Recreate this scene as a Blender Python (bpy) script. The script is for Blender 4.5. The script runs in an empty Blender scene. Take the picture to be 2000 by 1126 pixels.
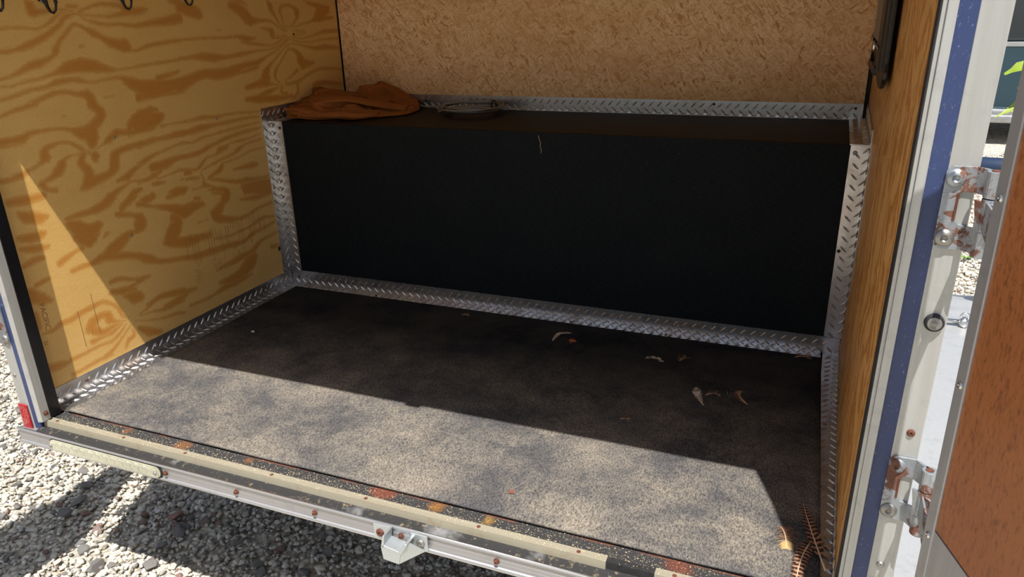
import bpy, bmesh, math, random
import numpy as np
from mathutils import Vector, Matrix, Euler, noise
sc = bpy.context.scene
C = sc.collection
PI = math.pi
rnd = random.Random(7)

# ------------------------------------------------------------------ camera, sky, sun, exposure
cam_d = bpy.data.cameras.new('camera'); cam = bpy.data.objects.new('camera', cam_d); C.objects.link(cam)
cam.location = (1.6406, -1.9532, 0.8923)
cam.rotation_euler = Euler((1.2025, 0.0260, 0.3861), 'XYZ')
cam_d.sensor_width = 36; cam_d.lens = 1455.8 / 2000 * 36
cam_d.clip_start = 0.02; cam_d.clip_end = 200
sc.camera = cam
W_ = bpy.data.worlds.new('world'); sc.world = W_; W_.use_nodes = True
wn = W_.node_tree.nodes; wl = W_.node_tree.links; wn.clear()
sky = wn.new('ShaderNodeTexSky'); sky.sky_type = 'NISHITA'; sky.sun_disc = False
SUN = Vector((-0.165, 0.39, -1.0)).normalized()
sky.sun_elevation = math.asin(-SUN.z); sky.sun_rotation = math.atan2(-SUN.x, -SUN.y)
sky.air_density = 1.0; sky.dust_density = 1.0; sky.ozone_density = 1.0
bgn = wn.new('ShaderNodeBackground'); bgn.inputs['Strength'].default_value = 0.095
hsv = wn.new('ShaderNodeHueSaturation'); hsv.inputs['Saturation'].default_value = 0.6
wo = wn.new('ShaderNodeOutputWorld')
wl.new(sky.outputs[0], hsv.inputs['Color']); wl.new(hsv.outputs[0], bgn.inputs[0]); wl.new(bgn.outputs[0], wo.inputs[0])
sd = bpy.data.lights.new('sun', 'SUN'); sd.energy = 5.7; sd.angle = math.radians(0.53); sd.color = (1.0, 0.962, 0.905)
sun = bpy.data.objects.new('sun', sd); C.objects.link(sun); sun.location = (3, -4, 6)
sun.rotation_euler = SUN.to_track_quat('-Z', 'Y').to_euler()
vs = sc.view_settings; vs.view_transform = 'Standard'; vs.look = 'None'; vs.gamma = 1; vs.use_curve_mapping = False
vs.exposure = 0.45

# ------------------------------------------------------------------ helpers
def tag(o, label=None, cat=None, group=None, kind=None):
    if label: o['label'] = label
    if cat: o['category'] = cat
    if group: o['group'] = group
    if kind: o['kind'] = kind
    return o
def empty(name, loc=(0, 0, 0), label=None, cat=None, group=None, kind=None):
    o = bpy.data.objects.new(name, None); o.empty_display_size = 0.02; C.objects.link(o); o.location = loc
    return tag(o, label, cat, group, kind)
def link(name, me, m=None, parent=None, smooth=False):
    o = bpy.data.objects.new(name, me); C.objects.link(o)
    if m is not None and not me.materials: me.materials.append(m)
    if smooth:
        me.polygons.foreach_set('use_smooth', [True] * len(me.polygons))
    if parent is not None:
        o.parent = parent
        # geometry is written in world coordinates: cancel the parent's own placement
        o.matrix_parent_inverse = world_of(parent).inverted()
    return o
def world_of(o):
    m = Matrix.LocRotScale(o.location, o.rotation_euler, o.scale)
    return m if o.parent is None else world_of(o.parent) @ o.matrix_parent_inverse @ m
def obj(name, bm, m=None, parent=None, smooth=False, bevel=0):
    bmesh.ops.recalc_face_normals(bm, faces=bm.faces)
    me = bpy.data.meshes.new(name); bm.to_mesh(me); bm.free()
    o = link(name, me, m, parent, smooth)
    if bevel:
        b = o.modifiers.new('bevel', 'BEVEL'); b.width = bevel; b.segments = 2; b.limit_method = 'ANGLE'; b.angle_limit = 0.6
    return o
BM = bmesh.new
def hexa(bm, p):
    """box from 8 corners: bottom 4 then top 4"""
    v = [bm.verts.new(q) for q in p]
    for f in ((0, 1, 2, 3), (7, 6, 5, 4), (0, 4, 5, 1), (1, 5, 6, 2), (2, 6, 7, 3), (3, 7, 4, 0)):
        bm.faces.new([v[i] for i in f])
def box(bm, x0, x1, y0, y1, z0, z1):
    hexa(bm, [(x0, y0, z0), (x1, y0, z0), (x1, y1, z0), (x0, y1, z0), (x0, y0, z1), (x1, y0, z1), (x1, y1, z1), (x0, y1, z1)])
def obox(bm, P, U, V, N):
    P, U, V, N = map(Vector, (P, U, V, N))
    hexa(bm, [P, P + U, P + U + V, P + V, P + N, P + U + N, P + U + V + N, P + V + N])
def prism(bm, pts, off):
    """extrude the closed 3-D polygon pts by off"""
    off = Vector(off)
    a = [bm.verts.new(q) for q in pts]; b = [bm.verts.new(Vector(q) + off) for q in pts]
    n = len(pts); bm.faces.new(a); bm.faces.new(b[::-1])
    for i in range(n): bm.faces.new([a[i], a[(i + 1) % n], b[(i + 1) % n], b[i]])
def frame_of(d):
    d = Vector(d).normalized(); u = d.orthogonal().normalized(); return d, u, d.cross(u)
def lathe(bm, P, axis, prof, n=16):
    """prof: (distance along axis, radius)"""
    d, u, v = frame_of(axis); P = Vector(P); rings = []
    for t, r in prof:
        if r < 1e-6: rings.append([bm.verts.new(P + d * t)])
        else: rings.append([bm.verts.new(P + d * t + (u * math.cos(2 * PI * i / n) + v * math.sin(2 * PI * i / n)) * r) for i in range(n)])
    for a, b in zip(rings, rings[1:]):
        for i in range(n):
            j = (i + 1) % n
            if len(a) == 1 and len(b) == 1: continue
            if len(a) == 1: bm.faces.new([a[0], b[j], b[i]])
            elif len(b) == 1: bm.faces.new([a[i], a[j], b[0]])
            else: bm.faces.new([a[i], a[j], b[j], b[i]])
    if len(rings[0]) > 1: bm.faces.new(rings[0][::-1])
    if len(rings[-1]) > 1: bm.faces.new(rings[-1])
def tube(bm, pts, r, n=8, closed=False):
    pts = [Vector(p) for p in pts]; N = len(pts); rings = []; up = None
    for i, p in enumerate(pts):
        t = (pts[(i + 1) % N] - pts[i - 1]) if closed else (pts[min(i + 1, N - 1)] - pts[max(i - 1, 0)])
        t.normalize()
        if up is None: up = t.orthogonal().normalized()
        up = (up - t * up.dot(t)).normalized(); s = t.cross(up)
        rr = r[i] if isinstance(r, (list, tuple)) else r
        rings.append([bm.verts.new(p + (up * math.cos(2 * PI * k / n) + s * math.sin(2 * PI * k / n)) * rr) for k in range(n)])
    for i in range(N if closed else N - 1):
        a, b = rings[i], rings[(i + 1) % N]
        for k in range(n): bm.faces.new([a[k], a[(k + 1) % n], b[(k + 1) % n], b[k]])
    if not closed: bm.faces.new(rings[0][::-1]); bm.faces.new(rings[-1])

# ------------------------------------------------------------------ materials
class NT:
    def __init__(s, name):
        s.m = bpy.data.materials.new(name); s.m.use_nodes = True; s.t = s.m.node_tree; s.t.nodes.clear()
        s.out = s.t.nodes.new('ShaderNodeOutputMaterial'); s.b = s.t.nodes.new('ShaderNodeBsdfPrincipled')
        s.t.links.new(s.b.outputs[0], s.out.inputs[0]); s._c = None
    def N(s, typ, **k):
        n = s.t.nodes.new('ShaderNode' + typ)
        for a, v in k.items(): setattr(n, a, v)
        return n
    def L(s, a, b): s.t.links.new(a, b)
    def coord(s, kind='Object', scale=(1, 1, 1), rot=(0, 0, 0), loc=(0, 0, 0)):
        if s._c is None: s._c = s.N('TexCoord')
        mp = s.N('Mapping'); s.L(s._c.outputs[kind], mp.inputs[0])
        mp.inputs['Scale'].default_value = scale; mp.inputs['Rotation'].default_value = rot; mp.inputs['Location'].default_value = loc
        return mp.outputs[0]
    def noise(s, vec, scale=5, detail=4, rough=.6, dist=0, out=0):
        n = s.N('TexNoise'); s.L(vec, n.inputs['Vector'])
        n.inputs['Scale'].default_value = scale; n.inputs['Detail'].default_value = detail; n.inputs['Roughness'].default_value = rough; n.inputs['Distortion'].default_value = dist
        return n.outputs[out]
    def voro(s, vec, scale=5, feature='F1', out='Distance', rand=1):
        n = s.N('TexVoronoi', feature=feature); s.L(vec, n.inputs['Vector']); n.inputs['Scale'].default_value = scale; n.inputs['Randomness'].default_value = rand
        return n.outputs[out]
    def ramp(s, fac, stops, interp='LINEAR'):
        n = s.N('ValToRGB'); s.L(fac, n.inputs[0]); cr = n.color_ramp; cr.interpolation = interp
        while len(cr.elements) > 1: cr.elements.remove(cr.elements[-1])
        for i, (p, c) in enumerate(stops):
            e = cr.elements[0] if i == 0 else cr.elements.new(p)
            e.position = p; c = (c, c, c) if isinstance(c, (int, float)) else c; e.color = (*c[:3], 1)
        return n.outputs[0]
    def mix(s, fac, a, b, mode='MIX'):
        n = s.N('Mix', data_type='RGBA', blend_type=mode, clamp_result=False)
        for v, i in ((fac, 0), (a, 6), (b, 7)):
            if isinstance(v, (int, float)): n.inputs[i].default_value = v if i == 0 else (v, v, v, 1)
            elif isinstance(v, tuple): n.inputs[i].default_value = (*v[:3], 1)
            else: s.L(v, n.inputs[i])
        return n.outputs[2]
    def math(s, op, a, b=0.0, clamp=False):
        n = s.N('Math', operation=op, use_clamp=clamp)
        for v, i in ((a, 0), (b, 1)):
            if isinstance(v, (int, float)): n.inputs[i].default_value = v
            else: s.L(v, n.inputs[i])
        return n.outputs[0]
    def attr(s, name, out='Fac'):
        n = s.N('Attribute'); n.attribute_name = name; return n.outputs[out]
    def set(s, **k):
        for a, v in k.items():
            i = s.b.inputs[{'col': 'Base Color', 'rough': 'Roughness', 'metal': 'Metallic', 'spec': 'Specular IOR Level', 'alpha': 'Alpha', 'trans': 'Transmission Weight', 'ior': 'IOR', 'coat': 'Coat Weight', 'sheen': 'Sheen Weight'}[a]]
            if isinstance(v, (int, float)): i.default_value = v
            elif isinstance(v, tuple): i.default_value = (*v[:3], 1)
            else: s.L(v, i)
    def bump(s, h, strength=.3, dist=.002):
        n = s.N('Bump'); n.inputs['Strength'].default_value = strength; n.inputs['Distance'].default_value = dist
        s.L(h, n.inputs['Height']); s.L(n.outputs[0], s.b.inputs['Normal'])
def srgb(r, g, b):
    f = lambda c: (c / 255 / 12.92) if c <= 10 else ((c / 255 + .055) / 1.055) ** 2.4
    return (f(r), f(g), f(b))
M = {}
def simple(name, col, rough=.5, metal=0, var=.12, scale=30, bump=.1, bd=.001, spec=.5):
    t = NT(name); v = t.coord(scale=(1, 1, 1)); n = t.noise(v, scale, 5)
    d = tuple(c * (1 - var) for c in col); l = tuple(min(1, c * (1 + var)) for c in col)
    t.set(col=t.ramp(n, [(.3, d), (.7, l)]), rough=rough, metal=metal, spec=spec)
    if bump: t.bump(n, bump, bd)
    M[name] = t.m; return t.m

# fir plywood of the left wall: grain bands come from a mesh attribute (a property of the sheet), edges ragged by noise
t = NT('fir_plywood')
n1 = t.noise(t.coord(scale=(1, 10, 60)), 5, 5, .75)
n2 = t.noise(t.coord(scale=(1, 60, 420)), 3, 3, .6)
n3 = t.noise(t.coord(scale=(1, 2, 5)), 3, 3, .6)
band = t.attr('grain')
e = t.math('ADD', band, t.math('MULTIPLY', t.math('SUBTRACT', n1, .56), .017))
fac = t.ramp(t.math('ADD', t.math('MULTIPLY', e, 60), .5), [(.22, 0), (.6, .75), (.95, 1)])
light = t.mix(n3, srgb(232, 184, 104), srgb(244, 204, 128))
dark = t.mix(n1, srgb(200, 132, 50), srgb(218, 156, 74))
c = t.mix(fac, light, dark)
c = t.mix(t.math('MULTIPLY', t.ramp(n2, [(.3, 1), (.6, 0)]), .3), c, srgb(176, 120, 62))
t.set(col=c, rough=.42, spec=.5)
t.bump(t.math('ADD', n2, t.math('MULTIPLY', n1, .6)), .6, .0016)
M['fir_plywood'] = t.m

# right wall plywood: fine flame-like figure running up the sheet
t = NT('flame_plywood')
nz = t.noise(t.coord(scale=(1, 1.6, 1.2)), 3.2, 2, .5); nf = t.noise(t.coord(scale=(1, 2, 3)), 17, 4, .7)
sx = t.N('SeparateXYZ'); t.L(t.coord(), sx.inputs[0])
ph = t.math('ADD', t.math('MULTIPLY', sx.outputs[1], 95), t.math('ADD', t.math('MULTIPLY', nz, 44), t.math('MULTIPLY', nf, 9)))
wvf = t.math('ADD', t.math('MULTIPLY', t.math('SINE', ph), .5), .5)
n2 = t.noise(t.coord(scale=(1, 300, 30)), 3, 3, .6)
c = t.ramp(wvf, [(.1, srgb(190, 128, 60)), (.45, srgb(214, 156, 84)), (.9, srgb(226, 172, 102))])
c = t.mix(t.math('MULTIPLY', n2, .3), c, srgb(140, 86, 40))
t.set(col=c, rough=.5); t.bump(n2, .15, .0008); M['flame_plywood'] = t.m

# oriented strand board: overlapping layers of stretched chips turned different ways
t = NT('strand_board')
base = None; hgt = None
warp = t.N('TexNoise'); t.L(t.coord(), warp.inputs['Vector']); warp.inputs['Scale'].default_value = 14; warp.inputs['Detail'].default_value = 3
ws = t.N('VectorMath', operation='SCALE'); t.L(warp.outputs['Color'], ws.inputs[0]); ws.inputs['Scale'].default_value = .05
for k, (ang, scl, st) in enumerate(((.3, 17, 5), (-.5, 19, 6), (1.1, 24, 4), (2.1, 22, 5), (-1.2, 34, 4), (0.0, 26, 7), (.75, 44, 5), (-.9, 50, 4))):
    ad = t.N('VectorMath', operation='ADD'); t.L(t.coord(rot=(0, ang, 0), loc=(k * 3.1, k, k * 1.7)), ad.inputs[0]); t.L(ws.outputs[0], ad.inputs[1])
    mp = t.N('Mapping'); t.L(ad.outputs[0], mp.inputs[0]); mp.inputs['Scale'].default_value = (1, 1, st)
    vn = t.N('TexVoronoi', feature='F1'); t.L(mp.outputs[0], vn.inputs['Vector']); vn.inputs['Scale'].default_value = scl
    sep = t.N('SeparateColor'); t.L(vn.outputs['Color'], sep.inputs[0])
    cc = t.ramp(sep.outputs[0], [(0, srgb(190, 136, 88)), (.12, srgb(224, 176, 126)), (.5, srgb(240, 202, 154)), (.8, srgb(248, 216, 172)), (1, srgb(216, 158, 102))])
    if base is None: base = cc; hgt = sep.outputs[1]
    else:
        mk = t.ramp(sep.outputs[2], [(.55, 0), (.6, 1)])
        base = t.mix(mk, base, cc); hgt = t.mix(mk, hgt, sep.outputs[1])
fib = t.noise(t.coord(scale=(30, 1, 130), rot=(0, .2, 0)), 3, 4, .7)
base = t.mix(t.math('MULTIPLY', t.ramp(fib, [(.3, 1), (.5, 0)]), .35), base, srgb(170, 112, 66))
sl = t.noise(t.coord(scale=(45, 1, 150), rot=(0, -.6, 0)), 2.4, 3, .7)
base = t.mix(t.math('MULTIPLY', t.ramp(sl, [(.63, 0), (.68, 1)]), .75), base, srgb(96, 54, 26))
big = t.noise(t.coord(scale=(1, 1, 2.5)), 3, 2, .5)
base = t.mix(t.math('MULTIPLY', t.ramp(big, [(.4, 0), (.65, 1)]), .35), base, srgb(206, 152, 98))
t.set(col=base, rough=.75, spec=.3); t.bump(hgt, .35, .0015); M['strand_board'] = t.m

# bright tread plate
t = NT('tread_plate')
n = t.noise(t.coord(), 22, 5, .65); n2 = t.noise(t.coord(scale=(1, 1, 1), loc=(3, 1, 2)), 5, 3)
c = t.mix(t.ramp(n, [(.45, 0), (.75, 1)]), srgb(204, 204, 206), srgb(168, 162, 156))
c = t.mix(t.math('MULTIPLY', t.ramp(n2, [(.5, 0), (.75, 1)]), .4), c, srgb(176, 148, 118))
t.set(col=c, metal=.92, rough=t.ramp(n, [(.3, .22), (.7, .36)])); t.bump(t.noise(t.coord(), 30, 2), .05, .001); M['tread_plate'] = t.m

# weathered aluminium extrusions
def alum(name, a, b, rough=.45, metal=.75, stretch=(60, 60, 2), stain=None):
    t = NT(name); n = t.noise(t.coord(scale=stretch), 2, 4, .6); n2 = t.noise(t.coord(), 26, 5, .7)
    c = t.mix(n, a, b)
    c = t.mix(t.math('MULTIPLY', t.ramp(n2, [(.55, 0), (.72, 1)]), .5), c, stain or tuple(x * .6 for x in a))
    t.set(col=c, metal=metal, rough=rough); t.bump(n2, .08, .0006); M[name] = t.m
alum('post_aluminium', srgb(190, 192, 192), srgb(162, 160, 152), .5, .45)
alum('sill_aluminium', srgb(168, 168, 172), srgb(146, 146, 146), .45, .6, (2, 60, 60))
alum('sill_angle', srgb(178, 172, 154), srgb(152, 144, 124), .55, .4, (2, 60, 60), srgb(150, 120, 84))
alum('door_channel', srgb(186, 186, 188), srgb(158, 158, 160), .5, .6)
alum('fender_metal', srgb(196, 198, 200), srgb(180, 180, 180), .36, .55)
alum('galvanized', srgb(196, 202, 206), srgb(168, 176, 180), .45, .7, (8, 8, 8))
simple('dull_metal', srgb(150, 148, 144), .5, .8)
simple('polished_steel', srgb(200, 200, 200), .25, 1, .05)
# rust, both scattered on galvanised steel and solid
t = NT('rusty_galvanized')
n = t.noise(t.coord(), 34, 6, .7, .5); n2 = t.noise(t.coord(), 150, 4)
zn = t.mix(n2, srgb(176, 182, 188), srgb(140, 146, 152)); rs = t.mix(n2, srgb(80, 50, 38), srgb(132, 92, 74))
f = t.ramp(n, [(.52, 0), (.58, 1)])
t.set(col=t.mix(f, zn, rs), metal=t.ramp(n, [(.52, .6), (.58, 0)]), rough=t.ramp(n, [(.52, .4), (.58, .85)])); t.bump(n2, .3, .001); M['rusty_galvanized'] = t.m
simple('rust', srgb(92, 52, 36), .9, 0, .35, 140, .5)
simple('rust_orange', srgb(214, 132, 46), .95, 0, .3, 90, .4)
# blue paint stripe, chalky with worn specks
t = NT('blue_paint')
n = t.noise(t.coord(scale=(150, 150, 70)), 2, 4, .7); n2 = t.noise(t.coord(), 12, 3)
c = t.mix(n2, srgb(42, 54, 92), srgb(56, 70, 112))
c = t.mix(t.ramp(n, [(.6, 0), (.72, .75)]), c, srgb(120, 130, 160)); t.set(col=c, rough=.42); t.bump(n, .12, .0006); M['blue_paint'] = t.m
simple('black_paint', (.006, .006, .007), .28, 0, .2, 30, .05)
simple('black_rubber', (.014, .014, .015), .75, 0, .4, 60, .3)
simple('black_iron', (.008, .0075, .007), .42, 0, .3, 60, .05)
# dirty gasket
t = NT('dirty_rubber')
n = t.noise(t.coord(), 90, 5, .75); n2 = t.noise(t.coord(scale=(1, 1, 1)), 7, 4, .6)
c = t.mix(t.ramp(n, [(.57, 0), (.72, 1)]), (.018, .018, .019), srgb(140, 124, 98))
c = t.mix(t.math('MULTIPLY', t.ramp(n2, [(.6, 0), (.75, 1)]), .6), c, srgb(170, 170, 172))
t.set(col=c, rough=.7); t.bump(n, .4, .001); M['dirty_rubber'] = t.m
# front strip of the deck: black with grit, rust and yellow residue
t = NT('rusty_strip')
n = t.noise(t.coord(), 260, 3, .8); n2 = t.noise(t.coord(scale=(1, 1.6, 1), loc=(.35, 0, 0)), 9, 4, .62); n3 = t.noise(t.coord(loc=(2.2, .4, 0)), 13, 4, .6)
c = t.mix(t.ramp(n, [(.60, 0), (.68, 1)]), (.024, .024, .026), srgb(196, 180, 146))
for (px0, r0, ca, cb) in ((.25, .020, srgb(150, 90, 56), srgb(176, 120, 70)), (.42, .022, srgb(150, 90, 56), srgb(176, 120, 70)), (.925, .034, srgb(150, 70, 44), srgb(170, 92, 60)), (1.045, .026, srgb(186, 100, 40), srgb(206, 150, 60)), (1.155, .018, srgb(206, 150, 52), srgb(214, 166, 78)), (1.50, .034, srgb(126, 62, 44), srgb(160, 88, 62)), (.60, .014, srgb(150, 90, 56), srgb(176, 120, 70))):
    dv = t.N('VectorMath', operation='DISTANCE'); t.L(t.coord(), dv.inputs[0]); dv.inputs[1].default_value = (px0, -.932, 0)
    q_ = t.math('ADD', t.math('DIVIDE', dv.outputs['Value'], r0), t.math('MULTIPLY', t.math('SUBTRACT', n2, .5), 2.4))
    c = t.mix(t.ramp(q_, [(.35, .8), (1.05, 0)]), c, t.mix(t.ramp(n, [(.35, 0), (.65, 1)]), tuple(v * .32 for v in ca), tuple(v * .50 for v in cb)))
se = t.N('SeparateXYZ'); t.L(t.coord(), se.inputs[0])
c = t.mix(t.math('MULTIPLY', t.ramp(t.math('ADD', t.math('MULTIPLY', t.math('ADD', se.outputs[1], .9230), 300), t.math('MULTIPLY', n3, 1.6)), [(.7, 0), (1.0, 1)]), t.ramp(n2, [(.48, 0), (.56, .55)])), c, srgb(112, 64, 40))
t.set(col=c, rough=.9); t.bump(n, .5, .0015); M['rusty_strip'] = t.m
# deck mat: dark pebbled rubber under trodden-in sand, shaded rear painted darker
t = NT('dusty_mat')
g = t.voro(t.coord(scale=(1, .7, 1), rot=(0, 0, .5)), 480, 'F1'); gr = t.noise(t.coord(scale=(1, .45, 1), rot=(0, 0, .5)), 360, 3, .75)
bl = t.noise(t.coord(), 4.2, 6, .62, .4); bl2 = t.noise(t.coord(loc=(5, 3, 0)), 13, 7, .75, .6)
sx = t.N('SeparateXYZ'); t.L(t.coord(), sx.inputs[0])
fr = t.ramp(t.math('ADD', t.math('MULTIPLY', sx.outputs[1], -1.0), 0), [(.22, 0), (.66, 1)])          # sand thickens towards the opening; rear shade and sunlit front painted in too
amt = t.ramp(t.math('ADD', t.math('MULTIPLY', bl, .6), t.math('MULTIPLY', bl2, .4)), [(.42, 0), (.62, 1)])
grain = t.ramp(gr, [(.34, .0), (.62, 1)])
lo = t.math('MULTIPLY', t.math('ADD', .006, t.math('MULTIPLY', amt, .06)), t.math('ADD', .55, t.math('MULTIPLY', grain, .6)))
hi = t.math('MULTIPLY', t.math('ADD', .065, t.math('MULTIPLY', amt, .25)), t.math('ADD', .22, t.math('MULTIPLY', grain, 1.35)))
n_ = t.N('Mix', data_type='FLOAT'); t.L(fr, n_.inputs[0]); t.L(lo, n_.inputs[2]); t.L(hi, n_.inputs[3]); dust_and_shade = n_.outputs[0]
sand = t.mix(bl2, srgb(176, 164, 152), srgb(206, 190, 160))
c = t.mix(dust_and_shade, t.mix(fr, (.007, .0088, .0125), t.mix(grain, (.020, .022, .028), (.060, .064, .075))), sand)
spk = t.noise(t.coord(loc=(1, 7, 0)), 420, 1, .5)
c = t.mix(t.math('MULTIPLY', t.ramp(spk, [(.74, 0), (.78, 1)]), .5), c, srgb(206, 190, 150))
t.set(col=c, rough=.92, spec=.2); t.bump(t.math('ADD', gr, t.math('MULTIPLY', g, -1)), .4, .0014); M['dusty_mat'] = t.m
# black painted ply of the raised platform
t = NT('black_panel')
n = t.noise(t.coord(scale=(5, 5, 60)), 14, 4, .75); n2 = t.noise(t.coord(), 5, 5, .65)
c = t.mix(t.ramp(n, [(.45, 0), (.75, 1)]), (.0030, .0045, .0058), (.018, .023, .026))
c = t.mix(t.math('MULTIPLY', t.ramp(n2, [(.5, 0), (.8, 1)]), .3), c, (.018, .020, .021))
sp = t.noise(t.coord(loc=(4, 4, 4)), 130, 2, .5); c = t.mix(t.ramp(sp, [(.79, 0), (.81, .4)]), c, (.4, .4, .38))
t.set(col=c, rough=.7, spec=.14); t.bump(n, .3, .001); M['black_panel'] = t.m
t = NT('brown_black_top')
n = t.noise(t.coord(scale=(3, 20, 3)), 5, 5, .7); sp = t.noise(t.coord(), 120, 2)
c = t.mix(n, (.0025, .002, .002), (.010, .004, .002)); c = t.mix(t.ramp(sp, [(.76, 0), (.79, .5)]), c, (.3, .25, .2))
t.set(col=c, rough=.6, spec=.16); t.bump(n, .2, .001); M['brown_black_top'] = t.m
# reddish luan of the open door
t = NT('luan')
n = t.noise(t.coord(scale=(1, 1, 1)), 5, 4, .6, .4); n2 = t.noise(t.coord(scale=(9, 9, 3), rot=(.7, .2, 0)), 24, 4, .75); n3 = t.noise(t.coord(scale=(30, 30, 4), rot=(1.0, .2, 0)), 10, 3, .6)
c = t.mix(n, srgb(142, 80, 42), srgb(176, 110, 64))
c = t.mix(t.ramp(n2, [(.50, 0), (.66, .8)]), c, srgb(92, 48, 26)); c = t.mix(t.math('MULTIPLY', n3, .35), c, srgb(176, 116, 70))
t.set(col=c, rough=.36); t.bump(n2, .12, .0008); M['luan'] = t.m
simple('white_skin', srgb(228, 228, 226), .45)
simple('caulk', srgb(40, 38, 36), .8)
# canvas
t = NT('brown_canvas')
n = t.noise(t.coord(), 18, 4); n2 = t.noise(t.coord(), 900, 2)
t.set(col=t.mix(n, srgb(138, 80, 34), srgb(156, 94, 44)), rough=.85, spec=.2); t.bump(n2, .3, .0005); M['brown_canvas'] = t.m
# gravel
t = NT('gravel_stone')
a = t.attr('tone'); n = t.noise(t.coord(), 60, 4, .6)
c = t.ramp(a, [(0, srgb(66, 68, 74)), (.06, srgb(94, 95, 99)), (.09, srgb(114, 72, 62)), (.105, srgb(150, 147, 140)), (.35, srgb(178, 174, 165)), (.65, srgb(194, 188, 177)), (.85, srgb(202, 192, 172)), (1, srgb(218, 215, 209))])
c = t.mix(t.math('MULTIPLY', n, .35), c, srgb(190, 180, 160)); t.set(col=c, rough=.85, spec=.3); t.bump(n, .3, .002); M['gravel_stone'] = t.m
t = NT('gravel_bed')
v = t.coord(); vn = t.N('TexVoronoi', feature='F1'); t.L(v, vn.inputs['Vector']); vn.inputs['Scale'].default_value = 62
s_ = t.N('SeparateColor'); t.L(vn.outputs['Color'], s_.inputs[0]); n = t.noise(v, 5, 4)
c = t.ramp(s_.outputs[0], [(0, srgb(110, 110, 112)), (.2, srgb(178, 172, 160)), (.6, srgb(216, 209, 195)), (1, srgb(234, 228, 216))])
c = t.mix(t.ramp(vn.outputs['Distance'], [(.35, 0), (.75, .8)]), c, srgb(120, 108, 90)); c = t.mix(t.math('MULTIPLY', n, .3), c, srgb(190, 178, 150))
t.set(col=c, rough=.9); t.bump(vn.outputs['Distance'], -.8 if False else .6, .006); M['gravel_bed'] = t.m
# feathers: bars along the shaft from a mesh attribute
def feather_mat(name, a, b, freq, sharp=.5, tip=None, fluff=0):
    t = NT(name); u = t.attr('along'); n = t.noise(t.coord(), 120, 3)
    s1 = t.math('SINE', t.math('ADD', t.math('MULTIPLY', u, freq), t.math('MULTIPLY', n, 2.2)))
    f = t.ramp(t.math('ADD', t.math('MULTIPLY', s1, .5), .5), [(sharp - .12, 0), (sharp + .12, 1)])
    c = t.mix(f, a, b)
    if tip: c = t.mix(t.ramp(u, [(.55, 0), (.75, 1)]), c, tip)
    t.set(col=c, rough=.8, spec=.2); M[name] = t.m
feather_mat('feather_barred', srgb(44, 27, 18), srgb(162, 118, 94), 125, .52)
feather_mat('feather_dark_barred', srgb(62, 40, 30), srgb(170, 122, 98), 105, .66)
feather_mat('feather_grey', srgb(150, 132, 120), srgb(196, 182, 170), 14)
feather_mat('feather_brown', srgb(118, 82, 62), srgb(160, 120, 98), 9)
feather_mat('feather_russet', srgb(150, 72, 30), srgb(178, 98, 48), 9)
feather_mat('feather_tan', srgb(120, 88, 66), srgb(140, 104, 78), 6, .5, srgb(172, 144, 98))
feather_mat('feather_white', srgb(186, 176, 160), srgb(60, 52, 46), 26, .72)
simple('quill', srgb(210, 190, 160), .5)
simple('dry_leaf', srgb(104, 66, 52), .7, 0, .3, 60)
simple('straw', srgb(150, 100, 62), .8)
simple('sand', srgb(224, 204, 160), .95)
simple('leaf_green', srgb(122, 142, 36), .5, 0, .2, 60)
simple('weed_green', srgb(96, 140, 50), .6, 0, .2, 60)
t = NT('red_reflector'); v = t.voro(t.coord(scale=(1, 1, 1)), 170, 'F1')
t.set(col=t.mix(v, srgb(180, 6, 24), srgb(136, 0, 12)), rough=.15, coat=.6); t.bump(v, .5, .002); M['red_reflector'] = t.m
t = NT('clear_lens'); t.set(col=(.93, .93, .86), rough=.12, trans=.85, ior=1.3); M['clear_lens'] = t.m
simple('lens_back', srgb(204, 202, 182), .3, .3)
simple('lamp_reflector', srgb(220, 218, 200), .22, .9, .05)
simple('ink', srgb(66, 44, 24), .8); simple('ink_faint', srgb(168, 122, 70), .8)
simple('car_paint', srgb(52, 74, 86), .22, .5, .05, 3, .0); simple('car_glass', (.02, .025, .03), .04, 0, .1, 3, 0, spec=1.0); simple('car_trim', srgb(170, 172, 174), .3, .7)
simple('car_rubber', (.02, .02, .02), .8); simple('blue_plastic', srgb(30, 46, 74), .5); simple('bark', srgb(96, 78, 60), .9); simple('tree_leaf', srgb(66, 86, 50), .7, 0, .4, 6)
# ------------------------------------------------------------------ measures (metres): x across, y into the trailer, z up from the deck
W, H, S, D = 1.75, 0.55, 0.424, 0.925
GZ = -0.5            # gravel level
def rx(y, z=0.3):    # inner face of the right wall leans a little
    return 1.753 + 0.013 * (y / 0.97) * (1 if y < 0 else .5) + 0.004 * (z - .3)

# ------------------------------------------------------------------ ground (big structure first)
gb = BM(); n_ = 40
box(gb, -14, 16, -10, 22, GZ - .2, GZ - .004)
ground = obj('ground', gb, M['gravel_bed'])
tag(ground, kind='structure')

# ------------------------------------------------------------------ room shell
fl = BM(); box(fl, -.03, 1.80, -.955, .46, -.045, -.006)
floor_o = tag(obj('floor', fl, M['black_rubber']), kind='structure')
cl = BM(); box(cl, -.04, 1.815, -.93, .48, 1.05, 1.08)
tag(obj('ceiling', cl, M['white_skin']), kind='structure')

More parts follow.
